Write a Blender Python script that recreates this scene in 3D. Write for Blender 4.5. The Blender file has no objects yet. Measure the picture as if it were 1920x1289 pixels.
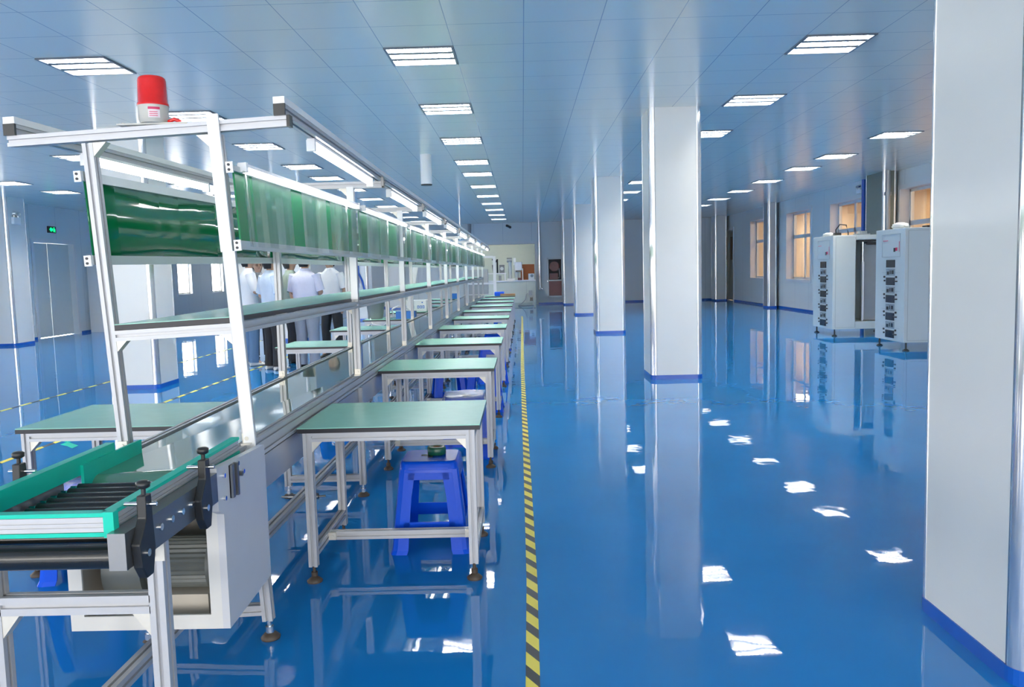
import bpy, bmesh, math, random
from mathutils import Vector, Matrix
random.seed(7)
PI = math.pi
sc = bpy.context.scene
COL = sc.collection

# ---------------------------------------------------------------- camera, world, exposure
F_PX, YAW, PITCH, ROLL, CAM_H = 1538.87, -0.0152, 0.0889, 0.0258, 1.404
fw = Vector((math.sin(YAW)*math.cos(PITCH), math.cos(YAW)*math.cos(PITCH), -math.sin(PITCH)))
r0 = Vector((math.cos(YAW), -math.sin(YAW), 0)); d0 = fw.cross(r0)
rr = math.cos(ROLL)*r0 + math.sin(ROLL)*d0; dd = -math.sin(ROLL)*r0 + math.cos(ROLL)*d0
cd = bpy.data.cameras.new('camera'); cam = bpy.data.objects.new('camera', cd); COL.objects.link(cam)
cd.sensor_width = 36; cd.lens = F_PX/1920*36; cd.clip_start = 0.05; cd.clip_end = 200
m = Matrix(((rr.x, -dd.x, -fw.x, 0), (rr.y, -dd.y, -fw.y, 0), (rr.z, -dd.z, -fw.z, CAM_H), (0, 0, 0, 1)))
cam.matrix_world = m
sc.camera = cam
W = bpy.data.worlds.new('world'); sc.world = W; W.use_nodes = True
bg = W.node_tree.nodes['Background']; bg.inputs[0].default_value = (1.0, 0.97, 0.92, 1); bg.inputs[1].default_value = 6.0
sc.view_settings.view_transform = 'Standard'; sc.view_settings.look = 'None'
sc.view_settings.gamma = 1; sc.view_settings.use_curve_mapping = False
sc.view_settings.exposure = 0.95
sc.cycles.use_denoising = True
sc.cycles.max_bounces = 8; sc.cycles.diffuse_bounces = 4; sc.cycles.glossy_bounces = 4
sc.cycles.transparent_max_bounces = 16; sc.cycles.transmission_bounces = 4
sc.cycles.sample_clamp_indirect = 6.0
TUBE_E, LIGHT_E = 6.0, 48.0

# room extents
XL, XR, YB, YF, CZ = -12.05, 8.15, 33.6, -6.0, 3.325
GX, GY, CELL = 0.0544, 6.5846, 0.6

# ---------------------------------------------------------------- materials
MATS = {}
def mat(name, col, rough=.5, metal=0., emit=None, es=1., noise=0., nscale=8., ior=1.5, coat=0., alpha=None):
    if name in MATS: return MATS[name]
    M = bpy.data.materials.new(name); M.use_nodes = True
    nt = M.node_tree; b = nt.nodes['Principled BSDF']
    b.inputs['Base Color'].default_value = (*col, 1); b.inputs['Roughness'].default_value = rough
    b.inputs['Metallic'].default_value = metal; b.inputs['IOR'].default_value = ior
    b.inputs['Coat Weight'].default_value = coat
    if emit: b.inputs['Emission Color'].default_value = (*emit, 1); b.inputs['Emission Strength'].default_value = es
    if noise:
        tc = nt.nodes.new('ShaderNodeTexCoord'); n = nt.nodes.new('ShaderNodeTexNoise'); n.inputs['Scale'].default_value = nscale
        n.inputs['Detail'].default_value = 4
        nt.links.new(tc.outputs['Object'], n.inputs['Vector'])
        mr = nt.nodes.new('ShaderNodeMapRange'); mr.inputs[3].default_value = 1-noise; mr.inputs[4].default_value = 1+noise
        nt.links.new(n.outputs['Fac'], mr.inputs[0])
        mx = nt.nodes.new('ShaderNodeMix'); mx.data_type = 'RGBA'; mx.blend_type = 'MULTIPLY'; mx.inputs[0].default_value = 1
        mx.inputs[6].default_value = (*col, 1); nt.links.new(mr.outputs[0], mx.inputs[7]); nt.links.new(mx.outputs[2], b.inputs['Base Color'])
    MATS[name] = M
    return M
def bsdf(M): return M.node_tree.nodes['Principled BSDF']
def math_node(nt, op, a, b=None):
    n = nt.nodes.new('ShaderNodeMath'); n.operation = op
    for i, v in enumerate((a, b)):
        if v is None: continue
        if isinstance(v, (int, float)): n.inputs[i].default_value = v
        else: nt.links.new(v, n.inputs[i])
    return n.outputs[0]
def seams(M, axes, col, seam, w):
    """panel joints: axes = [(axis, pitch, offset)] in object coordinates"""
    nt = M.node_tree; b = bsdf(M)
    tc = nt.nodes.new('ShaderNodeTexCoord'); sp = nt.nodes.new('ShaderNodeSeparateXYZ'); nt.links.new(tc.outputs['Object'], sp.inputs[0])
    acc = None
    for ax, pitch, off in axes:
        t = math_node(nt, 'FRACT', math_node(nt, 'DIVIDE', math_node(nt, 'SUBTRACT', sp.outputs[ax], off-1000*pitch), pitch))
        d = math_node(nt, 'MULTIPLY', math_node(nt, 'MINIMUM', t, math_node(nt, 'SUBTRACT', 1., t)), pitch)
        k = math_node(nt, 'LESS_THAN', d, w/2)
        acc = k if acc is None else math_node(nt, 'MAXIMUM', acc, k)
    mx = nt.nodes.new('ShaderNodeMix'); mx.data_type = 'RGBA'; mx.inputs[6].default_value = (*col, 1); mx.inputs[7].default_value = (*seam, 1)
    nt.links.new(acc, mx.inputs[0]); nt.links.new(mx.outputs[2], b.inputs['Base Color'])
    return acc
def bump(M, scale, strength, dist=.02, detail=2, stretch=None):
    nt = M.node_tree; b = bsdf(M)
    tc = nt.nodes.new('ShaderNodeTexCoord'); n = nt.nodes.new('ShaderNodeTexNoise'); n.inputs['Scale'].default_value = scale; n.inputs['Detail'].default_value = detail
    src = tc.outputs['Object']
    if stretch:
        mp = nt.nodes.new('ShaderNodeMapping'); mp.inputs['Scale'].default_value = stretch; nt.links.new(src, mp.inputs[0]); src = mp.outputs[0]
    nt.links.new(src, n.inputs['Vector'])
    bp = nt.nodes.new('ShaderNodeBump'); bp.inputs['Strength'].default_value = strength; bp.inputs['Distance'].default_value = dist
    nt.links.new(n.outputs['Fac'], bp.inputs['Height']); nt.links.new(bp.outputs[0], b.inputs['Normal'])

M_floor = mat('blue_epoxy', (.010, .20, .54), .025, noise=.12, nscale=1.3, ior=1.55); bump(M_floor, 3.2, .10, .012, 2)
M_ceil = mat('ceiling_panel', (.93, .89, .77), .20, ior=1.9)
seams(M_ceil, [(0, CELL, GX), (1, CELL, GY)], (.93, .89, .77), (.42, .47, .50), .007)
M_wall = mat('wall_panel', (.74, .78, .78), .35); seams(M_wall, [(0, 1.17, .4), (1, 1.17, .2)], (.74, .78, .78), (.5, .55, .58), .012)
M_wallp = mat('plain_wall', (.62, .69, .74), .35, noise=.03)
M_col = mat('column_sheet', (.79, .79, .755), .22, noise=.03, nscale=3); bump(M_col, 2.0, .12, .01, 3, (1, 1, 6))
M_trim = mat('bright_aluminium_trim', (.86, .86, .87), .16, .85)
M_skirt = mat('blue_skirting', (.01, .10, .48), .2, noise=.1)
M_alu = mat('anodised_aluminium', (.54, .54, .555), .46, .35, noise=.05, nscale=20)
M_alud = mat('aluminium_slot', (.50, .51, .54), .4, .6)
M_white = mat('white_strip', (.93, .92, .91), .4, noise=.02)
M_cream = mat('cast_bracket', (.72, .68, .60), .4, .35, noise=.08, nscale=40)
M_gtop = mat('green_mat', (.28, .62, .49), .27, noise=.06, nscale=15)
M_black = mat('black_edge', (.012, .012, .018), .4, noise=.1)
M_blackp = mat('black_plastic', (.018, .018, .018), .35, noise=.15, nscale=30)
M_rubber = mat('rubber_foot', (.07, .05, .035), .5, noise=.2, nscale=40)
M_steel = mat('brushed_steel', (.27, .27, .27), .33, .85, noise=.06, nscale=25)
M_plate = mat('grey_steel_plate', (.50, .50, .51), .35, .7, noise=.05)
M_chrome = mat('chrome', (.8, .8, .8), .12, 1.)
M_belt = mat('green_belt', (.09, .24, .15), .06, noise=.08, nscale=6, ior=1.9, coat=.5)
M_gboard = mat('green_board', (.004, .17, .055), .08, noise=.05, ior=1.5); bump(M_gboard, 1.6, .15, .02, 1)
M_gfrontlit = mat('front_lit_green_board', (.010, .26, .085), .2, noise=.06)  # same green boards, front lighting put into this brighter colour
M_teal = mat('teal_edge', (.0, .56, .40), .4, noise=.05)
M_grail = mat('grey_rail', (.62, .66, .66), .4, .3, noise=.03)
M_cab = mat('cabinet_cream', (.70, .68, .64), .35, noise=.03)
M_cabin = mat('cabinet_inside', (.52, .48, .42), .5, noise=.05)
M_motor = mat('motor_grey', (.13, .14, .13), .35, noise=.1, nscale=20)
M_roller = mat('black_roller', (.015, .016, .016), .22, noise=.2, nscale=10)
M_tube = mat('lit_tube', (1, 1, 1), .4, emit=(.93, .95, 1.), es=TUBE_E)
M_lite = mat('lit_louvre', (1, 1, 1), .4, emit=(1., .96, .88), es=LIGHT_E)
M_louv = mat('louvre_blade', (.75, .78, .80), .3, .5, noise=.03)
M_frame = mat('light_frame', (.10, .12, .15), .35, noise=.03)
M_red = mat('red_lens', (.75, .012, .008), .12, noise=.12, nscale=30, coat=.5)
M_sticker = mat('white_sticker', (.8, .68, .70), .5, noise=.03); M_stred = mat('red_print', (.65, .03, .12), .5, noise=.03)
M_beige = mat('beacon_base', (.55, .53, .47), .4, noise=.03)
M_stool = mat('blue_plastic', (.002, .085, .70), .25, noise=.08, ior=1.3)
M_rack = mat('rack_white', (.66, .70, .68), .35, noise=.02)
M_rackd = mat('rack_seam', (.40, .43, .42), .4, noise=.02)
M_screen = mat('dark_window', (.012, .014, .022), .15, noise=.1)
M_meter = mat('meter_face', (.28, .32, .34), .35, noise=.35, nscale=40)
M_door = mat('door_leaf', (.70, .72, .68), .35, noise=.02); M_doorr = mat('cream_door_leaf', (.72, .70, .60), .35, noise=.02)
M_wframe = mat('window_frame_white', (.78, .78, .78), .4, noise=.02)
M_reveal = mat('window_reveal', (.74, .70, .69), .5, noise=.02)
M_corr = mat('corridor_cream', (.85, .66, .44), .6, noise=.06, nscale=1.5)
M_corrb = mat('corridor_brown', (.42, .28, .17), .5, noise=.08)
M_rear = mat('yellowish_wall', (.66, .69, .60), .6, noise=.03)
M_grey = mat('bucket_grey', (.22, .23, .24), .4, noise=.08)
M_bluebox = mat('blue_box', (.01, .17, .58), .4, noise=.05)
M_orange = mat('orange_board', (.47, .13, .03), .5, noise=.12)
M_card = mat('cardboard', (.30, .17, .09), .7, noise=.12)
M_firer = mat('fire_red', (.13, .02, .027), .3, noise=.25, nscale=9)
M_cable = mat('white_cable', (.75, .76, .75), .4, noise=.03)
M_bpipe = mat('blue_pipe', (.012, .09, .42), .3, noise=.05)
M_olive = mat('grey_green_sheet', (.22, .24, .20), .4, .2, noise=.06); M_pipe = mat('grey_pipe', (.35, .36, .37), .4, .4, noise=.05)
M_signg = mat('exit_green', (.0, .6, .15), .4, emit=(.0, 1., .22), es=1.2); M_yel = mat('yellow_dot', (.8, .6, .1), .5, noise=.05)

def mat_tape(name, pitch, skew, duty):
    M = mat(name, (.85, .68, .05), .4); nt = M.node_tree
    tc = nt.nodes.new('ShaderNodeTexCoord'); sp = nt.nodes.new('ShaderNodeSeparateXYZ'); nt.links.new(tc.outputs['Object'], sp.inputs[0])
    t = math_node(nt, 'FRACT', math_node(nt, 'DIVIDE', math_node(nt, 'ADD', math_node(nt, 'ADD', sp.outputs[1], 200*pitch), math_node(nt, 'MULTIPLY', sp.outputs[0], skew)), pitch))
    k = math_node(nt, 'LESS_THAN', t, duty)
    mx = nt.nodes.new('ShaderNodeMix'); mx.data_type = 'RGBA'; mx.inputs[6].default_value = (.012, .018, .02, 1); mx.inputs[7].default_value = (.86, .72, .07, 1)
    nt.links.new(k, mx.inputs[0]); nt.links.new(mx.outputs[2], bsdf(M).inputs['Base Color'])
    return M
M_tape = mat_tape('hazard_tape', .185, 1.75, .55)
M_tapel = mat_tape('aisle_tape', .37, 1.0, .55)

def mat_clear(name, tint, haze, rough=.08):
    M = bpy.data.materials.new(name); M.use_nodes = True; nt = M.node_tree; nt.nodes.clear()
    out = nt.nodes.new('ShaderNodeOutputMaterial'); tr = nt.nodes.new('ShaderNodeBsdfTransparent'); tr.inputs[0].default_value = (*tint, 1)
    df = nt.nodes.new('ShaderNodeBsdfDiffuse'); df.inputs[0].default_value = (.75, .8, .78, 1)
    tl = nt.nodes.new('ShaderNodeBsdfTranslucent'); tl.inputs[0].default_value = (.75, .8, .78, 1)
    gl = nt.nodes.new('ShaderNodeBsdfGlossy'); gl.inputs['Roughness'].default_value = rough
    m0 = nt.nodes.new('ShaderNodeMixShader'); m0.inputs[0].default_value = .5; nt.links.new(df.outputs[0], m0.inputs[1]); nt.links.new(tl.outputs[0], m0.inputs[2])
    m1 = nt.nodes.new('ShaderNodeMixShader')
    tc = nt.nodes.new('ShaderNodeTexCoord'); n = nt.nodes.new('ShaderNodeTexNoise'); n.inputs['Scale'].default_value = 7; nt.links.new(tc.outputs['Object'], n.inputs['Vector'])
    mr = nt.nodes.new('ShaderNodeMapRange'); mr.inputs[3].default_value = haze*.6; mr.inputs[4].default_value = haze*1.4
    nt.links.new(n.outputs['Fac'], mr.inputs[0]); nt.links.new(mr.outputs[0], m1.inputs[0])
    nt.links.new(tr.outputs[0], m1.inputs[1]); nt.links.new(m0.outputs[0], m1.inputs[2])
    fr = nt.nodes.new('ShaderNodeFresnel'); ge = nt.nodes.new('ShaderNodeNewGeometry'); io = nt.nodes.new('ShaderNodeMapRange')
    io.inputs[3].default_value = 1.45; io.inputs[4].default_value = 1/1.45; nt.links.new(ge.outputs['Backfacing'], io.inputs[0]); nt.links.new(io.outputs[0], fr.inputs[0])
    m2 = nt.nodes.new('ShaderNodeMixShader'); nt.links.new(fr.outputs[0], m2.inputs[0]); nt.links.new(m1.outputs[0], m2.inputs[1]); nt.links.new(gl.outputs[0], m2.inputs[2])
    nt.links.new(m2.outputs[0], out.inputs[0])
    return M
M_sheet = mat_clear('clear_plastic_sheet', (.93, .96, .94), .24)
M_glass = mat_clear('window_glass', (.97, .97, .97), .02, .02)
M_film = mat_clear('plastic_film', (.95, .97, 1.), .22, .15)

# ---------------------------------------------------------------- mesh builder
class MB:
    def __init__(s): s.v = []; s.f = []; s.mi = []; s.sm = []
    def add(s, vs, fs, mi=0, sm=False):
        o = len(s.v); s.v += [Vector(p) for p in vs]
        for f in fs: s.f.append([i+o for i in f]); s.mi.append(mi); s.sm.append(sm)
        return s
    def box(s, a, b, mi=0):
        (x0, y0, z0), (x1, y1, z1) = a, b
        return s.add([(x0,y0,z0),(x1,y0,z0),(x1,y1,z0),(x0,y1,z0),(x0,y0,z1),(x1,y0,z1),(x1,y1,z1),(x0,y1,z1)],
              [(0,3,2,1),(4,5,6,7),(0,1,5,4),(1,2,6,5),(2,3,7,6),(3,0,4,7)], mi)
    def frame(s, p0, p1, up=None):
        d = (Vector(p1)-Vector(p0)); L = d.length; d.normalize()
        u = Vector(up) if up else (Vector((0,0,1)) if abs(d.z) < .9 else Vector((0,1,0)))
        a = u.cross(d).normalized(); b = d.cross(a).normalized()
        return Vector(p0), d, a, b, L
    def sweep(s, poly, p0, p1, mi=0, sm=False, up=None, scale1=1.):
        o, d, a, b, L = s.frame(p0, p1, up); n = len(poly)
        vs = [o+a*x+b*y for x, y in poly] + [o+d*L+a*x*scale1+b*y*scale1 for x, y in poly]
        s.add(vs, [(i, (i+1) % n, n+(i+1) % n, n+i) for i in range(n)], mi, sm)
        s.add(vs, [tuple(range(n-1, -1, -1)), tuple(range(n, 2*n))], mi)
        return s
    def cyl(s, p0, p1, r, n=14, mi=0, r1=None):
        poly = [(r*math.cos(2*PI*i/n), r*math.sin(2*PI*i/n)) for i in range(n)]
        return s.sweep(poly, p0, p1, mi, True, None, 1. if r1 is None else r1/r)
    def tube(s, pts, r, n=8, mi=0):
        pts = [Vector(p) for p in pts]; rings = []
        for i, p in enumerate(pts):
            d = (pts[min(i+1, len(pts)-1)]-pts[max(i-1, 0)]).normalized()
            u = Vector((0,0,1)) if abs(d.z) < .9 else Vector((0,1,0))
            a = u.cross(d).normalized(); b = d.cross(a)
            rings.append([p+a*r*math.cos(2*PI*k/n)+b*r*math.sin(2*PI*k/n) for k in range(n)])
        return s.rings(rings, mi)
    def rings(s, rings, mi=0, sm=True, cap=True):
        n = len(rings[0]); vs = [p for r in rings for p in r]; fs = []
        for i in range(len(rings)-1):
            for k in range(n): fs.append((i*n+k, i*n+(k+1) % n, (i+1)*n+(k+1) % n, (i+1)*n+k))
        s.add(vs, fs, mi, sm)
        if cap: s.add(rings[0], [tuple(range(n-1, -1, -1))], mi); s.add(rings[-1], [tuple(range(n))], mi)
        return s
    def lathe(s, c, prof, n=20, mi=0):
        c = Vector(c)
        return s.rings([[c+Vector((r*math.cos(2*PI*k/n), r*math.sin(2*PI*k/n), z)) for k in range(n)] for r, z in prof], mi)
    def prof(s, p0, p1, w=.04, h=None, mi=0, up=None):
        """slotted aluminium extrusion: w across, h along 'up'"""
        h = h or w; g, t = .0055, .010; hw, hh = w/2, h/2
        def side(L, k):  # slots along a side of half-length L, k slots
            ys = [0.] if k == 1 else [-L/2, L/2]
            return ys
        pts = []
        def edge(ax, sg, L, H, k):
            seq = []
            for c in (side(L, k)):
                seq += [(c-g, H), (c-g, H-t), (c+g, H-t), (c+g, H)]
            return seq
        kx = 2 if w > .06 else 1; ky = 2 if h > .06 else 1
        # counter-clockwise: bottom, right, top, left
        bot = edge(0, 0, hw, hh, kx); rig = edge(0, 0, hh, hw, ky)
        pts += [(-hw, -hh)] + [(x, -y) for x, y in bot]
        pts += [(hw, -hh)] + [(y, x) for x, y in rig]
        pts += [(hw, hh)] + [(-x, y) for x, y in bot]
        pts += [(-hw, hh)] + [(-y, -x) for x, y in rig]
        return s.sweep(pts, p0, p1, mi, False, up)
    def build(s, name, mats, parent=None, fn=None, origin=None):
        if not isinstance(mats, (list, tuple)): mats = [mats]
        vs = [fn(v) for v in s.v] if fn else s.v
        if parent: o = Vector(parent['_w'])
        elif origin is not None: o = Vector(origin)
        else:
            xs = [v.x for v in vs]; ys = [v.y for v in vs]; zs = [v.z for v in vs]
            o = Vector(((min(xs)+max(xs))/2, (min(ys)+max(ys))/2, min(zs)))
        me = bpy.data.meshes.new(name); me.from_pydata([tuple(v-o) for v in vs], [], s.f)
        for m_ in mats: me.materials.append(m_)
        me.polygons.foreach_set('material_index', s.mi); me.polygons.foreach_set('use_smooth', s.sm)
        me.update()
        ob = bpy.data.objects.new(name, me); COL.objects.link(ob)
        if parent: ob.parent = parent; ob['_w'] = tuple(o)
        else: ob.location = o; ob['_w'] = tuple(o)
        return ob
def tag(o, label=None, cat=None, group=None, kind=None):
    for k, v in (('label', label), ('category', cat), ('group', group), ('kind', kind)):
        if v: o[k] = v
    return o
def thing(name, loc, label, cat, group=None):
    o = bpy.data.objects.new(name, None); COL.objects.link(o); o.location = loc; o['_w'] = tuple(loc); o.empty_display_size = .05
    return tag(o, label, cat, group)
def struct(ob): ob['kind'] = 'structure'; return ob
def dup(root, loc, rz=0., label=None, sc_=None):
    r = root.copy(); COL.objects.link(r); r.location = loc; r.rotation_euler = (0, 0, rz)
    if sc_: r.scale = sc_
    if label: r['label'] = label
    for ch in root.children:
        c = ch.copy(); COL.objects.link(c); c.parent = r
        for g in ch.children:
            e = g.copy(); COL.objects.link(e); e.parent = c
    return r
def bevel(o, w, n=2):
    b = o.modifiers.new('bevel', 'BEVEL'); b.width = w; b.segments = n; b.limit_method = 'ANGLE'; return o
ORD = ['first', 'second', 'third', 'fourth', 'fifth', 'sixth', 'seventh', 'eighth', 'ninth', 'tenth', 'eleventh', 'twelfth']
def rrect(x0, y0, x1, y1, r, n=5):
    out = []
    for cx, cy, a in ((x1-r, y0+r, -PI/2), (x1-r, y1-r, 0), (x0+r, y1-r, PI/2), (x0+r, y0+r, PI)):
        out += [(cx+r*math.cos(a+PI/2*i/n), cy+r*math.sin(a+PI/2*i/n)) for i in range(n+1)]
    return out
def extrude(mb, poly, z0, z1, mi=0, sm=False):
    n = len(poly)
    mb.add([(x, y, z0) for x, y in poly]+[(x, y, z1) for x, y in poly], [(i, (i+1) % n, n+(i+1) % n, n+i) for i in range(n)], mi, sm)
    mb.add([(x, y, z0) for x, y in poly]+[(x, y, z1) for x, y in poly], [tuple(range(n-1, -1, -1)), tuple(range(n, 2*n))], mi)

# ---------------------------------------------------------------- setting: floor, ceiling, walls
LIGHT_CELLS = {}
ROWS = {'aisle': (-2, [1,5,9,13,16,20,24,28,32,36,40]), 'right': (4, [1,5,9,13,16,20,24,28]),
        'window': (9, [10,14,17,21,25,29,33]), 'left': (-7, [1,5,9,13,16,20,24,28,32,36,40]),
        'far': (-12, [10,14,17,21,25,29]), 'wall': (-17, [15,18,21])}
for k, (i, js) in ROWS.items():
    for n, j in enumerate(js): LIGHT_CELLS[(i, j)] = (k, n)
struct(MB().box((XL-1, YF-.3, -.1), (XR+.3, YB+6, 0)).build('floor', M_floor, origin=(0, 0, 0)))
mb = MB()
i0, i1 = math.floor((XL-GX)/CELL)-1, math.ceil((XR-GX)/CELL)+1
j0, j1 = math.floor((YF-GY)/CELL)-1, math.ceil((YB-GY)/CELL)+1
for i in range(i0, i1):
    for j in range(j0, j1):
        if (i, j) in LIGHT_CELLS: continue
        x, y = GX+i*CELL, GY+j*CELL
        mb.add([(x,y,CZ),(x,y+CELL,CZ),(x+CELL,y+CELL,CZ),(x+CELL,y,CZ)], [(0,1,2,3)])
x0, x1, y0, y1 = GX+i0*CELL, GX+i1*CELL, GY+j0*CELL, GY+j1*CELL
mb.box((x0, y0, CZ+.2), (x1, y1, CZ+.3))
struct(mb.build('ceiling', M_ceil, origin=(0, 0, 0)))

def wall_with_holes(name, axis, at, t, u0, u1, holes, m_, z1=CZ+.1):
    """axis 'x': plane x=at running along y; holes (u0,u1,z0,z1) ; t = thickness away from room (signed)"""
    mb = MB(); hs = sorted(holes); u = u0
    def put(a, b, za, zb):
        if b-a < 1e-4 or zb-za < 1e-4: return
        lo, hi = sorted((at, at+t))
        if axis == 'x': mb.box((lo, a, za), (hi, b, zb))
        else: mb.box((a, lo, za), (b, hi, zb))
    for a, b, za, zb in hs:
        put(u, a, 0, z1); put(a, b, 0, za); put(a, b, zb, z1); u = b
    put(u, u1, 0, z1)
    return struct(mb.build(name, m_, origin=(0, 0, 0)))
LW = [(-4.5, -2.5), (-.5, 1.5), (3.5, 5.5), (7.0, 9.0), (12.3, 14.3), (28.6, 29.8), (31.75, 32.95)]
LH = [(a, b, .86, 2.45 if b < 20 else 2.05) for a, b in LW]
wall_with_holes('wall_left', 'x', XL, -.2, YF, YB, LH+[(20.2, 22.0, 0, 2.40)], M_wall)
RW = [(15.85, 17.95), (19.75, 21.95), (23.45, 25.55), (27.7, 29.55)]
wall_with_holes('wall_right', 'x', XR, .2, YF, YB, [(a, b, .92, 2.92) for a, b in RW]+[(31.95, 33.35, 0, 2.75)], M_wall)
wall_with_holes('wall_back', 'y', YB, .2, XL-.2, XR+.2, [(-2.03, .52, 0, 2.46)], M_wall)
ADDED_WIN = [(-11.0, -8.0), (-7.0, -4.0), (-3.0, 0.0), (1.0, 4.0), (5.0, 7.6)]  # unseen windows added behind the camera to light the front
wall_with_holes('wall_front', 'y', YF, -.2, XL-.2, XR+.2, [(a, b, .5, 2.9) for a, b in ADDED_WIN], M_wall)
# light portals at the openings that admit daylight
def portal(loc, rot, sx, sy):
    l = bpy.data.lights.new('window_portal', 'AREA'); l.shape = 'RECTANGLE'; l.size = sx; l.size_y = sy; l.cycles.is_portal = True
    o = bpy.data.objects.new('window_portal', l); COL.objects.link(o); o.location = loc; o.rotation_euler = rot
for a, b, za, zb in LH: portal((XL-.22, (a+b)/2, (za+zb)/2), (PI/2, 0, -PI/2), b-a, zb-za)
for a, b in ADDED_WIN: portal(((a+b)/2, YF-.22, 1.7), (PI/2, 0, 0), b-a, 2.4)
# skirting
def skirt(name, boxes):
    mb = MB()
    for a, b in boxes: mb.box(a, b)
    struct(mb.build(name, M_skirt, origin=(0, 0, 0)))
skirt('baseboard_left', [((XL, YF, 0), (XL+.012, 20.1, .06)), ((XL, 22.1, 0), (XL+.012, YB, .06))])
skirt('baseboard_right', [((XR-.012, YF, 0), (XR, 31.9, .06)), ((XR-.012, 33.4, 0), (XR, YB, .06))])
skirt('baseboard_back', [((XL, YB-.012, 0), (-2.12, YB, .06)), ((.62, YB-.012, 0), (XR, YB, .06))])
wn = 0
for a, b, za, zb in LH:
    wn += 1
    r = thing('window_%d' % wn, (XL, (a+b)/2, za), None, None); struct(r)
    mb = MB(); w = .05
    for (u, v, p, q) in ((a, a+w, za, zb), (b-w, b, za, zb), (a, b, za, za+w), (a, b, zb-w, zb), ((a+b)/2-.02, (a+b)/2+.02, za, zb)):
        mb.box((XL-.14, u, p), (XL-.09, v, q))
    mb.build('window_frame', M_wframe, r)
    mb = MB()
    for (u, v, p, q) in ((a-.06, a, za-.06, zb+.06), (b, b+.06, za-.06, zb+.06), (a, b, za-.06, za), (a, b, zb, zb+.06)): mb.box((XL, u, p), (XL+.012, v, q))
    mb.build('window_trim', M_wframe, r)
for a, b in ADDED_WIN:  # frames of the windows added in the unseen front wall
    wn += 1
    r = thing('window_%d' % wn, ((a+b)/2, YF, .5), None, None); struct(r)
    mb = MB()
    for k in range(4): x = a+(b-a-.06)*k/3; mb.box((x, YF-.14, .5), (x+.06, YF-.08, 2.9))
    for z in (.5, 2.2, 2.84): mb.box((a, YF-.14, z), (b, YF-.08, z+.06))
    mb.build('window_frame', M_wframe, r)
for a, b in RW:
    wn += 1; za, zb = .92, 2.92
    r = thing('window_%d' % wn, (XR, (a+b)/2, za), None, None); struct(r)
    mb = MB()
    for (u, v, p, q) in ((a-.09, a, za-.09, zb+.09), (b, b+.09, za-.09, zb+.09), (a, b, za-.09, za), (a, b, zb, zb+.09)): mb.box((XR-.02, u, p), (XR, v, q))
    mb.build('window_trim', M_wframe, r)
    mb = MB(); X0, X1 = XR+.2, XR+.24
    mb.box((XR, a, za), (XR+.3, a+.004, zb)); mb.box((XR, b-.004, za), (XR+.3, b, zb)); mb.box((XR, a, za), (XR+.3, b, za+.004)); mb.box((XR, a, zb-.004), (XR+.3, b, zb))
    mb.build('window_reveal', M_reveal, r)
    mb = MB(); w = .06; zt = za+1.28
    mid = (a+b)/2
    for (u, v, p, q) in ((a, a+w, za, zb), (b-w, b, za, zb), (a, b, za, za+w), (a, b, zb-w, zb), (a, b, zt-.05, zt+.05), (mid-.04, mid+.04, za, zb)):
        mb.box((X0, u, p), (X1, v, q))
    mb.build('window_frame', M_wframe, r)
    MB().box((X0+.012, a, za), (X0+.018, b, zb)).build('window_pane', M_glass, r)
# warm corridor beyond the right-hand windows
CX = XR+2.6
struct(MB().box((CX, 12, 0), (CX+.1, YB+1, CZ)).build('wall_corridor', M_corr, origin=(0, 0, 0)))
struct(MB().box((XR+.3, 12, -.1), (CX, YB+1, .0)).build('floor_corridor', M_corrb, origin=(0, 0, 0)))
struct(MB().box((XR+.2, 12, CZ-.1), (CX+.1, YB+1, CZ)).build('ceiling_corridor', M_corr, origin=(0, 0, 0)))
struct(MB().box((XR+.2, 11.9, 0), (CX+.1, 12, CZ)).build('wall_corridor_end', M_corr, origin=(0, 0, 0)))
struct(MB().box((XR+.2, YB+1, 0), (CX+.1, YB+1.1, CZ)).build('wall_corridor_far', M_corr, origin=(0, 0, 0)))
tn = 0
for y in (14.5, 18.4, 22.2, 26.0, 29.8, 33.0):
    tn += 1
    mb = MB(); mb.box((CX-.12, y-.3, 0), (CX-.001, y+.3, CZ-.1)); mb.box((CX-.03, y-2.2, 2.15), (CX-.001, y-.4, 2.22)); mb.box((CX-.03, y-2.2, .9), (CX-.001, y-.4, .95))
    struct(mb.build('trim_%d' % tn, M_corr, origin=(0, 0, 0)))
for y in (14, 17.5, 21, 24.5, 28, 31.5):
    r = thing('corridor_lamp', (XR+1.4, y, CZ-.16), 'warm lit ceiling lamp in the corridor behind the right-hand windows, lamp %s along' % ORD[int((y-14)/3.5)], 'lamp', 'corridor lamps')
    MB().box((XR+1.1, y-.5, CZ-.14), (XR+1.7, y+.5, CZ-.102)).build('lamp_body', M_wframe, r)
    MB().box((XR+1.13, y-.47, CZ-.15), (XR+1.67, y+.47, CZ-.141)).build('diffuser', mat('warm_diffuser', (1, .8, .5), .5, emit=(1., .86, .66), es=14.), r)
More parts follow.
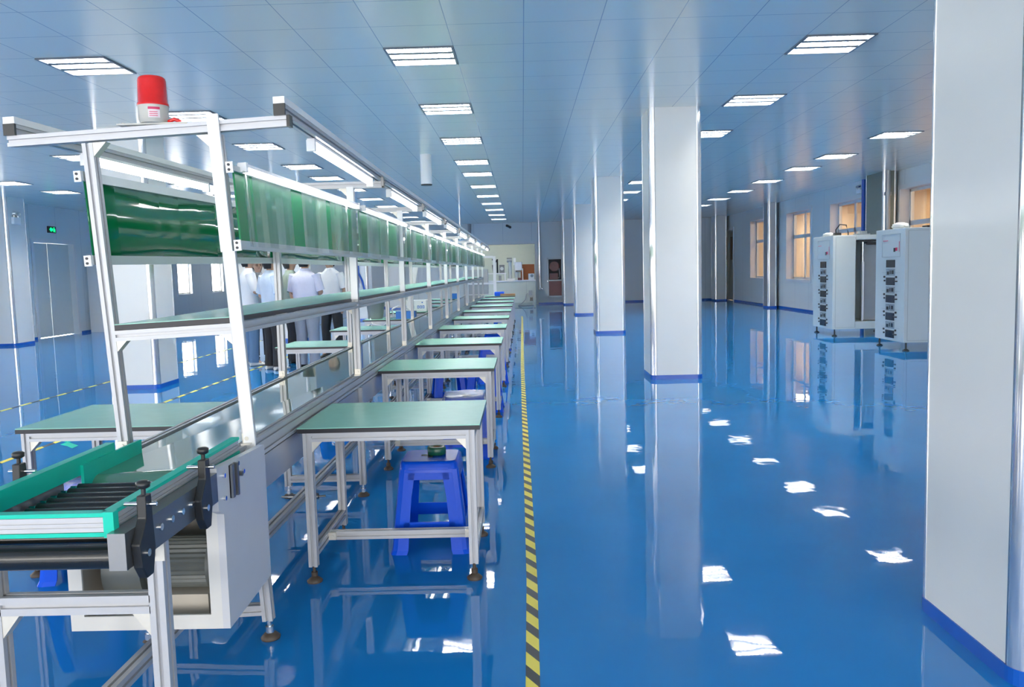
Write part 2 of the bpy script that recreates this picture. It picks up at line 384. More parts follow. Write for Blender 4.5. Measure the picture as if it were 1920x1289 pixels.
# doors
def door(n, x, sgn, a, b, z, leaf, split, wide=.10):
    r = thing('door_%d' % n, (x, (a+b)/2, 0), None, None); struct(r)
    mb = MB()
    for (u, v, p, q) in ((a-wide, a, 0, z+wide), (b, b+wide, 0, z+wide), (a, b, z, z+wide)): mb.box(tuple((min(x, x+sgn*.03), u, p)), (max(x, x+sgn*.03), v, q))
    mb.build('door_frame', M_wframe, r)
    xs = sorted((x-sgn*.16, x-sgn*.12)); s = a+(b-a)*split
    for u, v in ((a, s-.004), (s+.004, b)): bevel(MB().box((xs[0], u+.004, .012), (xs[1], v-.004, z-.004)).build('door_leaf', leaf, r), .004)
    mb = MB(); xo = x-sgn*.12
    mb.cyl((xo, s-.06, 1.0), (xo+sgn*.05, s-.06, 1.0), .012); mb.cyl((xo+sgn*.05, s-.06, 1.0), (xo+sgn*.05, s-.18, 1.0), .010); mb.cyl((xo, s-.06, 1.12), (xo+sgn*.02, s-.06, 1.12), .02)
    mb.build('door_handle', M_chrome, r)
    return r
door(1, XL, 1, 20.2, 22.0, 2.40, M_door, .45)
d2 = door(2, XR, -1, 31.95, 33.35, 2.75, M_doorr, .98)
MB().box((XR+.117, 32.2, 1.6), (XR+.122, 32.9, 2.5)).build('door_window', M_corrb, d2)
# opening in the back wall: white frame and the room beyond
mb = MB()
for a, b in (((-2.13, YB-.03, 0), (-2.03, YB+.2, 2.56)), ((.52, YB-.03, 0), (.62, YB+.2, 2.56)), ((-2.03, YB-.03, 2.46), (.52, YB+.2, 2.56))): mb.box(a, b)
struct(mb.build('trim_opening', M_wframe, origin=(0, 0, 0)))
struct(MB().box((-5, YB+5, 0), (4, YB+5.1, CZ)).build('wall_rear_room', M_rear, origin=(0, 0, 0)))
struct(MB().box((-5.1, YB+.2, 0), (-5, YB+5, CZ)).build('wall_rear_room_left', M_rear, origin=(0, 0, 0)))
struct(MB().box((4, YB+.2, 0), (4.1, YB+5, CZ)).build('wall_rear_room_right', M_rear, origin=(0, 0, 0)))
struct(MB().box((-5, YB+.2, CZ-.02), (4, YB+5.1, CZ+.08)).build('ceiling_rear_room', M_rear, origin=(0, 0, 0)))
r = thing('ceiling_lamp', (-1.2, YB+2.5, CZ-.08), 'white strip lamp on the ceiling of the room through the back opening', 'lamp')
MB().box((-1.9, YB+2.4, CZ-.06), (-.5, YB+2.6, CZ-.021)).build('lamp_body', M_wframe, r); MB().box((-1.88, YB+2.43, CZ-.08), (-.52, YB+2.57, CZ-.061)).build('diffuser', mat('room_diffuser', (1, 1, 1), .5, emit=(1, 1, .92), es=60.), r)

# ---------------------------------------------------------------- ceiling lights
ROWN = {'aisle': 'in the ceiling row beside the tables', 'right': 'in the ceiling row right of the free columns', 'window': 'in the ceiling row nearest the windows',
        'left': 'in the ceiling row left of the conveyor', 'far': 'in the second ceiling row left of the conveyor', 'wall': 'in the ceiling row nearest the left wall'}
proto = None
c = .3; z = 0.
def make_light():
    r = thing('ceiling_light', (0, 0, 0), 'x', 'light', 'louvred ceiling lights')
    mb = MB()
    for a, b in (((-c, -c, -.012), (c, -c+.02, .05)), ((-c, c-.02, -.012), (c, c, .05)), ((-c, -c+.02, -.012), (-c+.02, c-.02, .05)), ((c-.02, -c+.02, -.012), (c, c-.02, .05))): mb.box(a, b)
    for y in (-.1, .1): mb.box((-c+.02, y-.034, -.006), (c-.02, y+.028, .05))
    mb.box((-c+.02, -c+.02, .05), (c-.02, c-.02, .06))
    mb.build('frame', M_frame, r)
    for y in (-.2, 0, .2):
        s = .062
        MB().box((-c+.025, y-s, .03), (c-.025, y+s, .045)).build('lit_strip', M_lite, r)
        mb = MB()
        for k in range(10):
            x = -c+.05+k*.0555; mb.box((x-.003, y-s, -.004), (x+.003, y+s, .029))
        mb.build('louvre', M_louv, r)
    return r
proto = make_light(); used = False
for (i, j), (k, n) in LIGHT_CELLS.items():
    loc = (GX+(i+.5)*CELL, GY+(j+.5)*CELL, CZ)
    lab = 'three-strip louvred light, %s from the front %s' % (ORD[n], ROWN[k])
    if not used: proto.location = loc; proto['label'] = lab; used = True
    else: dup(proto, loc, 0, lab)

# ---------------------------------------------------------------- columns
def column(x0, y0, w, d, label, body=None, z1=CZ):
    r = thing('column', (x0+w/2, y0+d/2, 0), label, 'column', 'clad building columns')
    rad = .065
    mb = MB(); extrude(mb, rrect(x0, y0, x0+w, y0+d, rad, 6), 0, z1+.03, 0, False); mb.build('sheet_cladding', body or M_col, r)
    for cx, cy, a in ((x0+w-rad, y0+rad, -PI/2), (x0+w-rad, y0+d-rad, 0), (x0+rad, y0+d-rad, PI/2), (x0+rad, y0+rad, PI)):
        mb = MB(); n = 8; R0, R1 = rad-.002, rad+.003
        pts = [(cx+R1*math.cos(a+PI/2*i/n), cy+R1*math.sin(a+PI/2*i/n)) for i in range(n+1)] + [(cx+R0*math.cos(a+PI/2*i/n), cy+R0*math.sin(a+PI/2*i/n)) for i in range(n, -1, -1)]
        extrude(mb, pts, .055, z1, 0, True); mb.build('corner_trim', M_trim, r)
    mb = MB(); extrude(mb, rrect(x0-.006, y0-.006, x0+w+.006, y0+d+.006, rad+.006, 6), 0, .055); mb.build('skirting', M_skirt, r)
    return r
column(1.578, 2.585, .64, .68, 'nearest white column, filling the right edge of the picture')
column(1.577, 10.17, .635, .68, 'white square column in mid aisle, second nearest of the right-hand columns')
column(1.548, 17.6, .635, .68, 'pale column behind the mid-aisle one, third of the right-hand columns')
column(1.56, 24.9, .635, .68, 'pale column far down the aisle, fourth of the right-hand columns')
column(1.58, 32.3, .62, .68, 'farthest pale column, next to the red fire cabinet')
column(-5.36, 10.42, .64, .66, 'white column seen through the first bay left of the conveyor')
column(-5.36, 17.7, .64, .66, 'white column behind the group of people')
column(-5.33, 24.9, .64, .66, 'white column with a blue cord hanging down its front')
column(-5.33, 32.2, .64, .66, 'white column against the back wall left of the conveyor')
column(-11.98, 18.2, .58, .75, 'pale column by the left wall with an emergency lamp, beside the double door')
column(7.78, 26.25, .30, .55, 'shiny grey pilaster on the right wall between two windows', M_plate)
column(7.80, 17.98, .30, .95, 'grey-green pilaster on the right wall above the racks', M_olive)
column(7.55, 32.5, .5, .62, 'bright edged column in the far right corner beside the cream door')

# ---------------------------------------------------------------- wall fittings
r = thing('emergency_lamp', (-11.398, 18.45, 2.72), 'white twin-head emergency lamp on the column at the left edge', 'lamp')
bevel(MB().box((-11.395, 18.36, 2.72), (-11.33, 18.62, 2.88)).build('lamp_box', M_white, r), .01)
for y in (18.42, 18.56):
    mb = MB().cyl((-11.36, y, 2.88), (-11.36, y, 2.93), .012).cyl((-11.36, y-.01, 2.96), (-11.30, y-.01, 2.95), .045, 14, 0, .03); mb.build('lamp_head', M_chrome, r)
r = thing('emergency_lamp', (7.80, 26.9, 2.8), 'white twin-head emergency lamp on the shiny right wall pilaster', 'lamp')
bevel(MB().box((8.06, 26.95, 2.72), (8.148, 27.2, 2.86)).build('lamp_box', M_white, r), .01)
for y in (27.0, 27.14):
    MB().cyl((8.10, y, 2.86), (8.10, y, 2.92), .012).cyl((8.12, y, 2.95), (8.05, y, 2.94), .045, 14, 0, .03).build('lamp_head', M_chrome, r)
r = thing('emergency_lamp', (8.1, 19.5, 2.8), 'small twin-head emergency lamp right of the third window, by the blue pipe', 'lamp')
bevel(MB().box((8.07, 19.94, 3.02), (8.148, 20.12, 3.12)).build('lamp_box', M_white, r), .01)
for y in (19.98, 20.08): MB().cyl((8.10, y, 3.12), (8.10, y, 3.17), .012).cyl((8.12, y, 3.19), (8.06, y, 3.18), .04, 14, 0, .03).build('lamp_head', M_chrome, r)
r = thing('exit_sign', (XL+.001, 21.05, 2.66), 'lit green emergency exit sign above the left double door', 'sign')
bevel(MB().box((XL+.001, 20.86, 2.66), (XL+.035, 21.22, 2.83)).build('sign_box', M_blackp, r), .006)
mb = MB(); X = XL+.037
def sgn_poly(pts): mb.add([(X, 21.04+u, 2.745+v) for u, v in pts]+[(X+.002, 21.04+u, 2.745+v) for u, v in pts], [tuple(range(len(pts)-1, -1, -1)), tuple(range(len(pts), 2*len(pts)))]+[(i, (i+1) % len(pts), len(pts)+(i+1) % len(pts), len(pts)+i) for i in range(len(pts))])
sgn_poly([(-.13, 0), (-.05, .062), (-.05, .03), (.02, .03), (.02, -.03), (-.05, -.03), (-.05, -.062)])
mb.cyl((X, 21.04+.075, 2.745+.045), (X+.002, 21.04+.075, 2.745+.045), .018)
sgn_poly([(.05, .022), (.11, .02), (.14, -.01), (.125, -.02), (.10, 0), (.10, -.02), (.13, -.06), (.112, -.066), (.08, -.03), (.05, -.06), (.035, -.05), (.068, -.015)])
mb.build('lit_symbol', M_signg, r)
bevel(tag(MB().box((XL+.001, 19.72, .35), (XL+.06, 19.95, .62)).build('switch_box', M_white), 'small white switch box low on the wall left of the double door', 'box'), .008)
# grey and white partition seen beside the first left post
mb = MB(); mb.box((-11.95, 22.45, 0), (-11.3, 22.55, 2.15)); struct(mb.build('trim_20', M_wframe, origin=(0, 0, 0)))
r = thing('fire_hose_cabinet', (1.32, YB-.12, .28), 'red fire hose cabinet with a glass window on the back wall', 'cabinet')
X0, X1 = 1.0, 1.62
mb = MB()
for a, b in (((X0, .27), (X0+.05, 1.86)), ((X1-.05, .27), (X1, 1.86)), ((X0, .27), (X1, .33)), ((X0, 1.81), (X1, 1.86)), ((X0, .93), (X1, .98))): mb.box((a[0], YB-.17, a[1]), (b[0], YB-.011, b[1]))
mb.build('frame', M_grail, r)
MB().box((X0+.05, YB-.03, .33), (X1-.05, YB-.011, 1.81)).build('back_panel', mat('dark_recess', (.04, .03, .035), .5), r)
bevel(MB().box((X0+.05, YB-.15, .335), (X1-.05, YB-.13, .93)).build('lower_door', M_firer, r), .006)
mb = MB().cyl((1.29, YB-.14, 1.52), (1.29, YB-.05, 1.52), .20, 28).cyl((1.29, YB-.15, 1.52), (1.29, YB-.14, 1.52), .05, 16); mb.build('hose_reel', M_firer, r)
MB().box((X0+.09, YB-.14, 1.0), (1.43, YB-.04, 1.24)).build('extinguisher_box', M_firer, r)
MB().tube([(1.48, YB-.1, 1.45), (1.5, YB-.1, 1.2), (1.48, YB-.1, 1.06), (1.12, YB-.1, 1.02)], .018).build('hose', M_cable, r)
MB().cyl((1.0, YB-.19, .93), (1.0, YB-.17, .93), .02).build('lock', M_chrome, r)
tag(MB().cyl((.70, YB-.08, .68), (.70, YB-.08, CZ), .055, 14).cyl((.70, YB-.08, .60), (.70, YB-.08, .68), .075, 14).tube([(.70, YB-.08, .66), (.72, YB-.16, .66), (.82, YB-.17, .60)], .03).build('fire_pipe', M_trim), 'shiny vertical pipe with valve on the back wall left of the fire cabinet', 'pipe')
tag(MB().cyl((-2.12, YB-.07, 2.6), (-2.12, YB-.07, CZ), .06, 12).build('conduit', M_pipe), 'grey conduit on the back wall above the opening', 'pipe')
tag(MB().cyl((-1.78, 23.9, 2.35), (-1.78, 23.9, CZ), .035, 12).cyl((-1.78, 23.9, 2.33), (-1.78, 23.9, 2.37), .05, 12).build('drop_pipe', M_trim), 'thin bright drop pipe hanging from the ceiling over the far end of the line', 'pipe')
def at(u, v, zz):   # pixel of the 1920x1289 photo -> point at height zz
    x, y = (u-960)/F_PX, (v-644.5)/F_PX
    d = rr*x+dd*y+fw; t = (zz-CAM_H)/d.z
    return d*t+Vector((0, 0, CAM_H))
p = at(798, 290, CZ)
rc = p.y/F_PX*10.5
r = thing('duct_stub', (p.x, p.y, CZ-.5), 'short white round duct hanging from the ceiling above the conveyor', 'duct')
MB().cyl((p.x, p.y, CZ-.48), (p.x, p.y, CZ), rc, 28).build('duct', M_white, r); MB().lathe((p.x, p.y, CZ-.5), [(rc*.96, 0), (rc*1.0, .02)], 28).build('dark_end', mat('dark_opening', (.05, .05, .05), .6), r)
tag(MB().cyl((8.09, 19.72, 0), (8.09, 19.72, CZ), .045, 12).build('blue_pipe', M_bpipe), 'dark blue vertical pipe on the right wall beside the third window', 'pipe')
tag(MB().cyl((7.86, 17.90, .0), (7.86, 17.90, CZ), .055, 12).cyl((7.86, 17.90, 2.8), (7.86, 17.90, 2.87), .075, 12).build('downpipe', M_pipe), 'grey downpipe with collar on the grey-green pilaster', 'pipe')
p = at(672, 560, 0)
tag(MB().tube([(-4.98, 24.87, 3.3), (-4.98, 24.87, 1.8), (-4.97, 24.86, 1.45), (-4.86, 24.86, 1.2), (-4.80, 24.86, .9), (-4.86, 24.86, .6)], .03).tube([(-4.985, 24.86, 1.5), (-4.99, 24.86, 1.0)], .02).build('hanging_cord', M_bpipe), 'blue cord hanging down the front of a white column', 'cord')
tag(MB().box((2.9, YB-.06, 1.0), (3.05, YB-.005, 1.25)).build('wall_socket', M_white), 'small white socket box on the back wall beyond the mid-aisle column', 'socket')
tag(MB().cyl((-.6, YB-.3, 3.2), (-.45, YB-.5, 3.12), .05).cyl((-.55, YB-.02, 3.2), (-.55, YB-.35, 3.2), .015).build('camera_unit', M_blackp), 'small dark surveillance camera high on the back wall', 'camera')
# ---------------------------------------------------------------- floor tapes
TC = [(2.0, -.02), (2.62, .0), (3.6, .008), (5.2, .0), (8.4, -.02), (11.5, -.035), (13.9, -.04), (22.0, -.045), (25.0, -.05)]
mb = MB()
for (ya, xa), (yb, xb) in zip(TC, TC[1:]):
    mb.add([(x+d, y, z) for z in (0, .0015) for x, y, d in ((xa, ya, -.0245), (xa, ya, .0245), (xb, yb, .0245), (xb, yb, -.0245))], [(0, 3, 2, 1), (4, 5, 6, 7), (0, 1, 5, 4), (1, 2, 6, 5), (2, 3, 7, 6), (3, 0, 4, 7)])
tag(mb.build('floor_tape', M_tape, origin=(0, 0, 0)), 'yellow and black striped floor tape running down the aisle right of the tables', 'floor tape')
tag(MB().box((-4.165, 4.5, 0), (-4.115, 30, .0015)).build('floor_tape', M_tapel, origin=(-4.14, 0, 0)), 'yellow and black floor tape on the left, nearer the conveyor of the long two', 'floor tape')
tag(MB().box((-5.825, 6, 0), (-5.775, 30, .0015)).build('floor_tape', M_tapel, origin=(-5.8, 0, 0)), 'yellow and black floor tape farthest left of the three', 'floor tape')
tag(MB().box((-2.655, 2.6, 0), (-2.585, 6, .0015)).build('floor_tape', M_tapel, origin=(-2.62, 0.05, 0)), 'short yellow floor tape under the nearest left table, lower left corner', 'floor tape')
p = at(128, 836, 0)
tag(MB().add([(p.x-.10, p.y+.05, .001), (p.x+.0, p.y-.02, .001), (p.x+.1, p.y-.12, .001), (p.x+.12, p.y-.06, .012), (p.x+.02, p.y+.04, .008), (p.x-.06, p.y+.1, .012)], [(0, 1, 4, 5), (1, 2, 3, 4)]).add([(p.x-.10, p.y+.05, .0), (p.x+.0, p.y-.02, .0), (p.x+.1, p.y-.12, .0), (p.x+.12, p.y-.06, .010), (p.x+.02, p.y+.04, .006), (p.x-.06, p.y+.1, .010)], [(5, 4, 1, 0), (4, 3, 2, 1)]).build('tape_scrap', M_teal), 'scrap of teal tape on the floor behind the nearest left table', 'tape')

# ---------------------------------------------------------------- assembly line
XRP, XLP, YS, BAY, NB = -1.045, -1.52, 3.07, 2.03, 9
def lean(v):        # the first end frame is racked slightly out of plumb
    w = max(0., min(1., (5.10-v.y)/2.03)) if v.y > 3.07 else 1.
    t = .052*w
    return Vector((v.x+w*.03-t*v.z, v.y, v.z+t*.8*(v.x+1.06)))
def lean2(v):       # overhead rails keep their line, only tilt with the frame
    w = max(0., min(1., (5.10-v.y)/2.03)) if v.y > 3.07 else 1.
    return Vector((v.x, v.y, v.z+.045*w*(v.x+1.32)))
def subdiv_prof(mb, p0, p1, n, **k):
    p0, p1 = Vector(p0), Vector(p1)
    for i in range(n): mb.prof(p0+(p1-p0)*i/n, p0+(p1-p0)*(i+1)/n, **k)
YE = YS+NB*BAY
line = thing('assembly_line', (-1.275, 2.6, 0), 'long aluminium assembly line with belt, shelf and overhead frame', 'assembly line')
ZR = .775
YB0 = 2.66
# belt with rounded near end and polished bed
mb = MB(); mb.box((-1.475, YB0+.05, .70), (-1.091, 5.1, .770)); mb.box((-1.475, 5.1, .70), (-1.091, YE+.5, .770)); mb.cyl((-1.475, YB0+.05, .711), (-1.091, YB0+.05, .711), .059, 28)
mb.build('belt', M_belt, line, lean)
mb = MB().cyl((-1.50, YB0+.05, .702), (-1.05, YB0+.05, .702), .02, 14); mb.build('belt_roller', M_chrome, line, lean)
for nm, x in (('side_rail', -1.069), ('side_rail', XLP)):
    mb = MB(); mb.prof((x, 2.95, ZR-.04), (x, 5.1, ZR-.04), w=.042, h=.08); mb.prof((x, 5.1, ZR-.04), (x, YE+.5, ZR-.04), w=.042, h=.08); mb.build(nm, M_alu, line, lean)
    s = .008 if x > -1.2 else -.008
    mb = MB(); mb.box((x+s-.012, 3.05, .56), (x+s+.012, 5.1, .690)); mb.box((x+s-.012, 5.1, .56), (x+s+.012, YE+.5, .690)); mb.build('side_plate', M_plate, line, lean)
for k in range(NB+1):
    y = YS+k*BAY
    for x in (XRP, XLP):
        lg = MB().prof((x, y, .075), (x, y, ZR-.08)).build('leg', M_alu, line, lean)
        MB().cyl((x, y, .02), (x, y, .08), .009, 10).cyl((x, y, .025), (x, y, .05), .016, 12).build('stud', M_chrome, lg, lean)
        MB().lathe((x, y, 0), [(.036, 0), (.038, .008), (.024, .022), (.012, .028)], 18).build('rubber_foot', M_rubber, lg, lean)
        zb = ZR if k else .60
        ps = MB().prof((x, y, ZR), (x, y, 1.93)).build('post', M_alu, line, lean)
        if x == XRP:
            mb = MB()
            if k == 0:
                mb.box((x-.0215, y-.031, 1.50), (x+.0215, y-.021, 2.0)); mb.box((x-.012, y-.031, .60), (x+.030, y-.021, 1.50))
            else: mb.box((x-.021, y-.026, 1.25), (x+.021, y-.021, 1.94))
            mb.build('glare_cover_strip', M_white, ps, lean)  # cover in near white, the overexposed post front put into its colour
        mb = MB(); sx = 1 if x == XLP else -1
        mb.box((x-.018, y-.05, ZR), (x+.018, y-.022, ZR+.006)); mb.box((x-.018, y-.028, ZR), (x+.018, y-.021, ZR+.04)); mb.cyl((x, y-.033, ZR+.022), (x, y-.026, ZR+.022), .008, 10)
        mb.build('base_bracket', M_cream, ps, lean)
        for zc in (1.93, 1.205):
            mb = MB(); x0_ = x+sx*.02
            mb.add([(x0_, y-.018, zc), (x0_+sx*.05, y-.018, zc), (x0_, y-.018, zc-.05), (x0_, y+.018, zc), (x0_+sx*.05, y+.018, zc), (x0_, y+.018, zc-.05)], [(0, 1, 2), (3, 5, 4), (0, 2, 5, 3), (0, 3, 4, 1), (1, 4, 5, 2)])
            mb.build('corner_bracket', M_cream, line, lean)
    bm_ = MB().prof((-1.885, y, 1.95), (-.85, y, 1.95)).build('cross_beam', M_alu, line, lean2)
    MB().box((-.85, y-.0205, 1.929), (-.838, y+.0205, 1.971)).build('end_cap', M_blackp, bm_, lean2)
    MB().box((-1.889, y-.006, 1.944), (-1.885, y+.006, 1.956)).build('end_plug', M_blackp, bm_, lean2)
    MB().prof((XLP+.02, y, 1.214), (XRP-.02, y, 1.214)).build('shelf_bearer', M_alu, line, lean)
    MB().prof((XLP+.02, y, .12), (XRP-.02, y, .12)).build('foot_beam', M_alu, line, lean)
    if k: MB().box((-.852, y-.026, 1.94), (-.836, y+.026, 1.992)).cyl((-.838, y, 1.965), (-.830, y, 1.965), .012, 10).build('end_plate', M_steel, line, lean)
for x in (-.872, -1.868):
    mb = MB(); mb.prof((x, YS-.02, 1.99), (x, 5.1, 1.99)); mb.prof((x, 5.1, 1.99), (x, YE+.02, 1.99)); tr = mb.build('top_rail', M_alu, line, lean2)
    MB().box((x-.021, YS-.032, 1.969), (x+.021, YS-.02, 2.011)).build('end_cap', M_blackp, tr, lean2)
    mb = MB(); mb.box((x-.021, YS-.03, 2.011), (x+.021, 5.1, 2.036)); mb.box((x-.021, 5.1, 2.011), (x+.021, YE+.02, 2.036)); mb.build('cable_duct', M_white, tr, lean2)
for x in (XRP, XLP):
    mb = MB(); mb.prof((x, YS+.02, 1.215), (x, 5.1, 1.215)); mb.prof((x, 5.1, 1.215), (x, YE, 1.215)); mb.build('shelf_rail', M_alu, line, lean)
def longbox(a, b): return MB().box(a, (b[0], 5.1, b[2])).box((a[0], 5.1, a[2]), b)
longbox((-1.005, YS-.02, 1.505), (-.993, YE, 1.538)).build('curtain_rail', M_grail, line, lean)
longbox((-1.56, YS-.02, 1.485), (-1.548, YE, 1.52)).build('curtain_rail', M_grail, line, lean)
longbox((-1.005, YS-.02, 1.795), (-.993, YE, 1.815)).build('curtain_rail', M_grail, line, lean)
longbox((-1.56, YS-.02, 1.795), (-1.548, YE, 1.83)).build('curtain_rail', M_grail, line, lean)
for x, z, y in ((-.998, 1.52, YS-.03), (-.998, 1.805, YS-.03), (-1.56, 1.50, YS-.03), (-1.56, 1.81, YS-.03)):
    mb = MB().box((x-.016, y-.004, z-.02), (x+.010, y+.004, z+.02)); mb.cyl((x-.004, y-.008, z-.009), (x-.004, y-.003, z-.009), .005, 10, 1); mb.cyl((x-.004, y-.008, z+.009), (x-.004, y-.003, z+.009), .005, 10, 1); mb.build('rail_clip', [M_white, M_black], line, lean)
mb = MB(); mb.prof((-1.275, 1.2, .165), (-1.275, YE, .165), w=.045, h=.045); mb.build('floor_beam', M_alu, line)
mb = MB(); mb.cyl((-1.30, 4.55, .155), (-1.19, 4.55, .155), .012, 12).cyl((-1.23, 4.55, .155), (-1.19, 4.55, .155), .018, 8).cyl((-1.36, 4.55, .155), (-1.30, 4.55, .155), .016, 8).cyl((-1.40, 4.55, .155), (-1.15, 4.55, .155), .006, 8)
mb.build('air_fitting', M_steel, line)
# shelf boards lie on the frame, one length per bay
for k in range(NB):
    y = YS+k*BAY
    ob = MB().box((XLP+.021, y+(-.02 if k == 0 else .0), 1.236), (XRP-.021, y+BAY, 1.2555), 1).box((XLP+.021, y+(-.02 if k == 0 else .0), 1.2555), (XRP-.021, y+BAY, 1.2585), 0).build('shelf_board', [M_gtop, M_black], fn=lean)
    tag(ob, 'green topped long shelf board at chest height over the belt, %s bay from the camera' % ORD[k], 'shelf board', 'green shelf boards')
    # green back board
    mb = MB(); n = 10
    ob = MB()
    for i in range(n):
        ya, yb = y+.03+(BAY-.06)*i/n, y+.03+(BAY-.06)*(i+1)/n
        xa, xb = -1.572+.006*math.sin(i*1.3+k), -1.572+.006*math.sin((i+1)*1.3+k)
        ob.add([(xa, ya, 1.50), (xb, yb, 1.50), (xb, yb, 1.83), (xa, ya, 1.83), (xa-.005, ya, 1.50), (xb-.005, yb, 1.50), (xb-.005, yb, 1.83), (xa-.005, ya, 1.83)],
               [(0, 1, 2, 3), (7, 6, 5, 4), (3, 2, 6, 7), (0, 4, 5, 1)] + ([(0, 3, 7, 4)] if i == 0 else []) + ([(1, 5, 6, 2)] if i == n-1 else []), 0, True)
    o = ob.build('green_board', M_gboard, fn=lean)
    tag(o, 'glossy green board hung on the left posts, %s bay from the camera' % ORD[k], 'board', 'glossy green boards')
    ob = MB(); yb_ = y+(1.98 if k == 0 else 1.70); n = 8
    for i in range(n):
        ya, yc_ = y+.03+(yb_-y-.03)*i/n, y+.03+(yb_-y-.03)*(i+1)/n
        ob.box((-1.014, ya, 1.512), (-1.007, yc_, 1.797))
    tag(ob.build('green_board', M_gfrontlit, fn=lean), 'green board on the right posts behind the clear sheets, %s bay from the camera' % ORD[k], 'board', 'right side green boards')
    # overhead tube lights
    for x, side in ((-.885, 'right'), (-1.855, 'left')):
        ya, yb = y+.46, y+.46+1.36
        r = thing('tube_light', (x, (ya+yb)/2, 1.90), 'bright tube light under the %s overhead rail, %s bay from the camera' % (side, ORD[k]), 'light', 'overhead tube lights')
        MB().box((x-.016, ya, 1.957), (x+.016, yb, 1.9685)).build('batten', M_white, r, lean2)
        MB().cyl((x, ya+.02, 1.937), (x, yb-.02, 1.937), .0155, 14).build('tube', M_tube, r, lean2)
        for yy in (ya-.004, yb-.018): MB().box((x-.018, yy, 1.915), (x+.018, yy+.022, 1.962)).build('socket', M_white, r, lean2)
    ya, yb = y+.06, y+BAY-.10
    r = thing('tube_light', (-.99, (ya+yb)/2, 1.815), 'bright tube light along the top of the clear sheets, %s bay from the camera' % ORD[k], 'light', 'curtain top tube lights')
    MB().box((-1.004, ya, 1.816), (-.972, yb, 1.828)).build('batten', M_white, r, lean)
    MB().cyl((-.984, ya+.02, 1.8125), (-.984, yb-.02, 1.8125), .0125, 14).build('tube', M_tube, r, lean)
    for yy in (ya-.004, yb-.018): MB().box((-1.0, yy, 1.797), (-.969, yy+.022, 1.832)).build('socket', M_white, r, lean)
    # clear plastic sheets
    spans = [(.02, .10), (.11, .62), (.74, 1.16), (1.25, 1.62), (1.70, 1.96)] if k == 0 else ([(.10, .55), (.62, .95), (1.30, 1.62), (1.66, 1.95)] if k % 2 else [(.05, .45), (.85, 1.25), (1.32, 1.75)])
    for q, (a, b) in enumerate(spans):
        n = 8; ob = MB(); amp = random.uniform(.003, .010); ph = random.uniform(0, 6)
        for i in range(n):
            ya, yb = y+a+(b-a)*i/n, y+a+(b-a)*(i+1)/n
            xa, xb = [-.975+amp*math.sin(ph+3*t/n*PI/2) for t in (i, i+1)]
            if k == 0 and q == 3: xa, xb = xa+.02*math.sin(PI*i/n), xb+.02*math.sin(PI*(i+1)/n)
            ob.add([(xa, ya, 1.515), (xb, yb, 1.515), (xb, yb, 1.797), (xa, ya, 1.797)], [(0, 1, 2, 3)], 0, True)
        o = ob.build('plastic_sheet', M_sheet, fn=lean)
        tag(o, 'clear plastic sheet hung on the right posts, sheet %s in the %s bay' % (ORD[q], ORD[k]), 'plastic sheet', 'clear hanging sheets')
# beacon
base = lean2(Vector((-1.345, YS, 1.972)))
r = thing('warning_beacon', base, 'red warning beacon with a beige base on top of the first cross beam', 'beacon')
B = base
MB().box((B.x-.13, B.y-.022, B.z), (B.x+.13, B.y+.022, B.z+.006)).cyl((B.x-.115, B.y, B.z+.006), (B.x-.115, B.y, B.z+.012), .006, 8).build('mounting_plate', M_beige, r)
MB().lathe((B.x, B.y, B.z+.006), [(.046, 0), (.048, .006), (.052, .012), (.053, .055), (.054, .062)], 28).build('base', M_beige, r)
MB().lathe((B.x, B.y, B.z+.068), [(.0555, 0), (.0555, .008), (.053, .010), (.050, .090), (.048, .099), (.042, .105), (.02, .108), (.0, .108)], 32).build('red_lens', M_red, r)
mb = MB()
def curved(z0, z1, a0, a1, R, mi):
    n = 6
    for i in range(n):
        a, b = a0+(a1-a0)*i/n, a0+(a1-a0)*(i+1)/n
        mb.add([(B.x+R*math.cos(t), B.y+R*math.sin(t), z) for t, z in ((a, z0), (b, z0), (b, z1), (a, z1))], [(0, 1, 2, 3)], mi)
curved(B.z+.02, B.z+.058, -1.5, -.75, .0545, 0); curved(B.z+.049, B.z+.058, -1.5, -.75, .0548, 1)
for k in range(3): curved(B.z+.025+k*.007, B.z+.0275+k*.007, -1.42, -.9, .0548, 1)
mb.build('label', [M_sticker, M_stred], r)
MB().tube([(B.x+.055, B.y, B.z+.012), (B.x+.08, B.y-.01, B.z+.018), (B.x+.10, B.y, B.z+.01)], .007).build('wire', M_red, r)

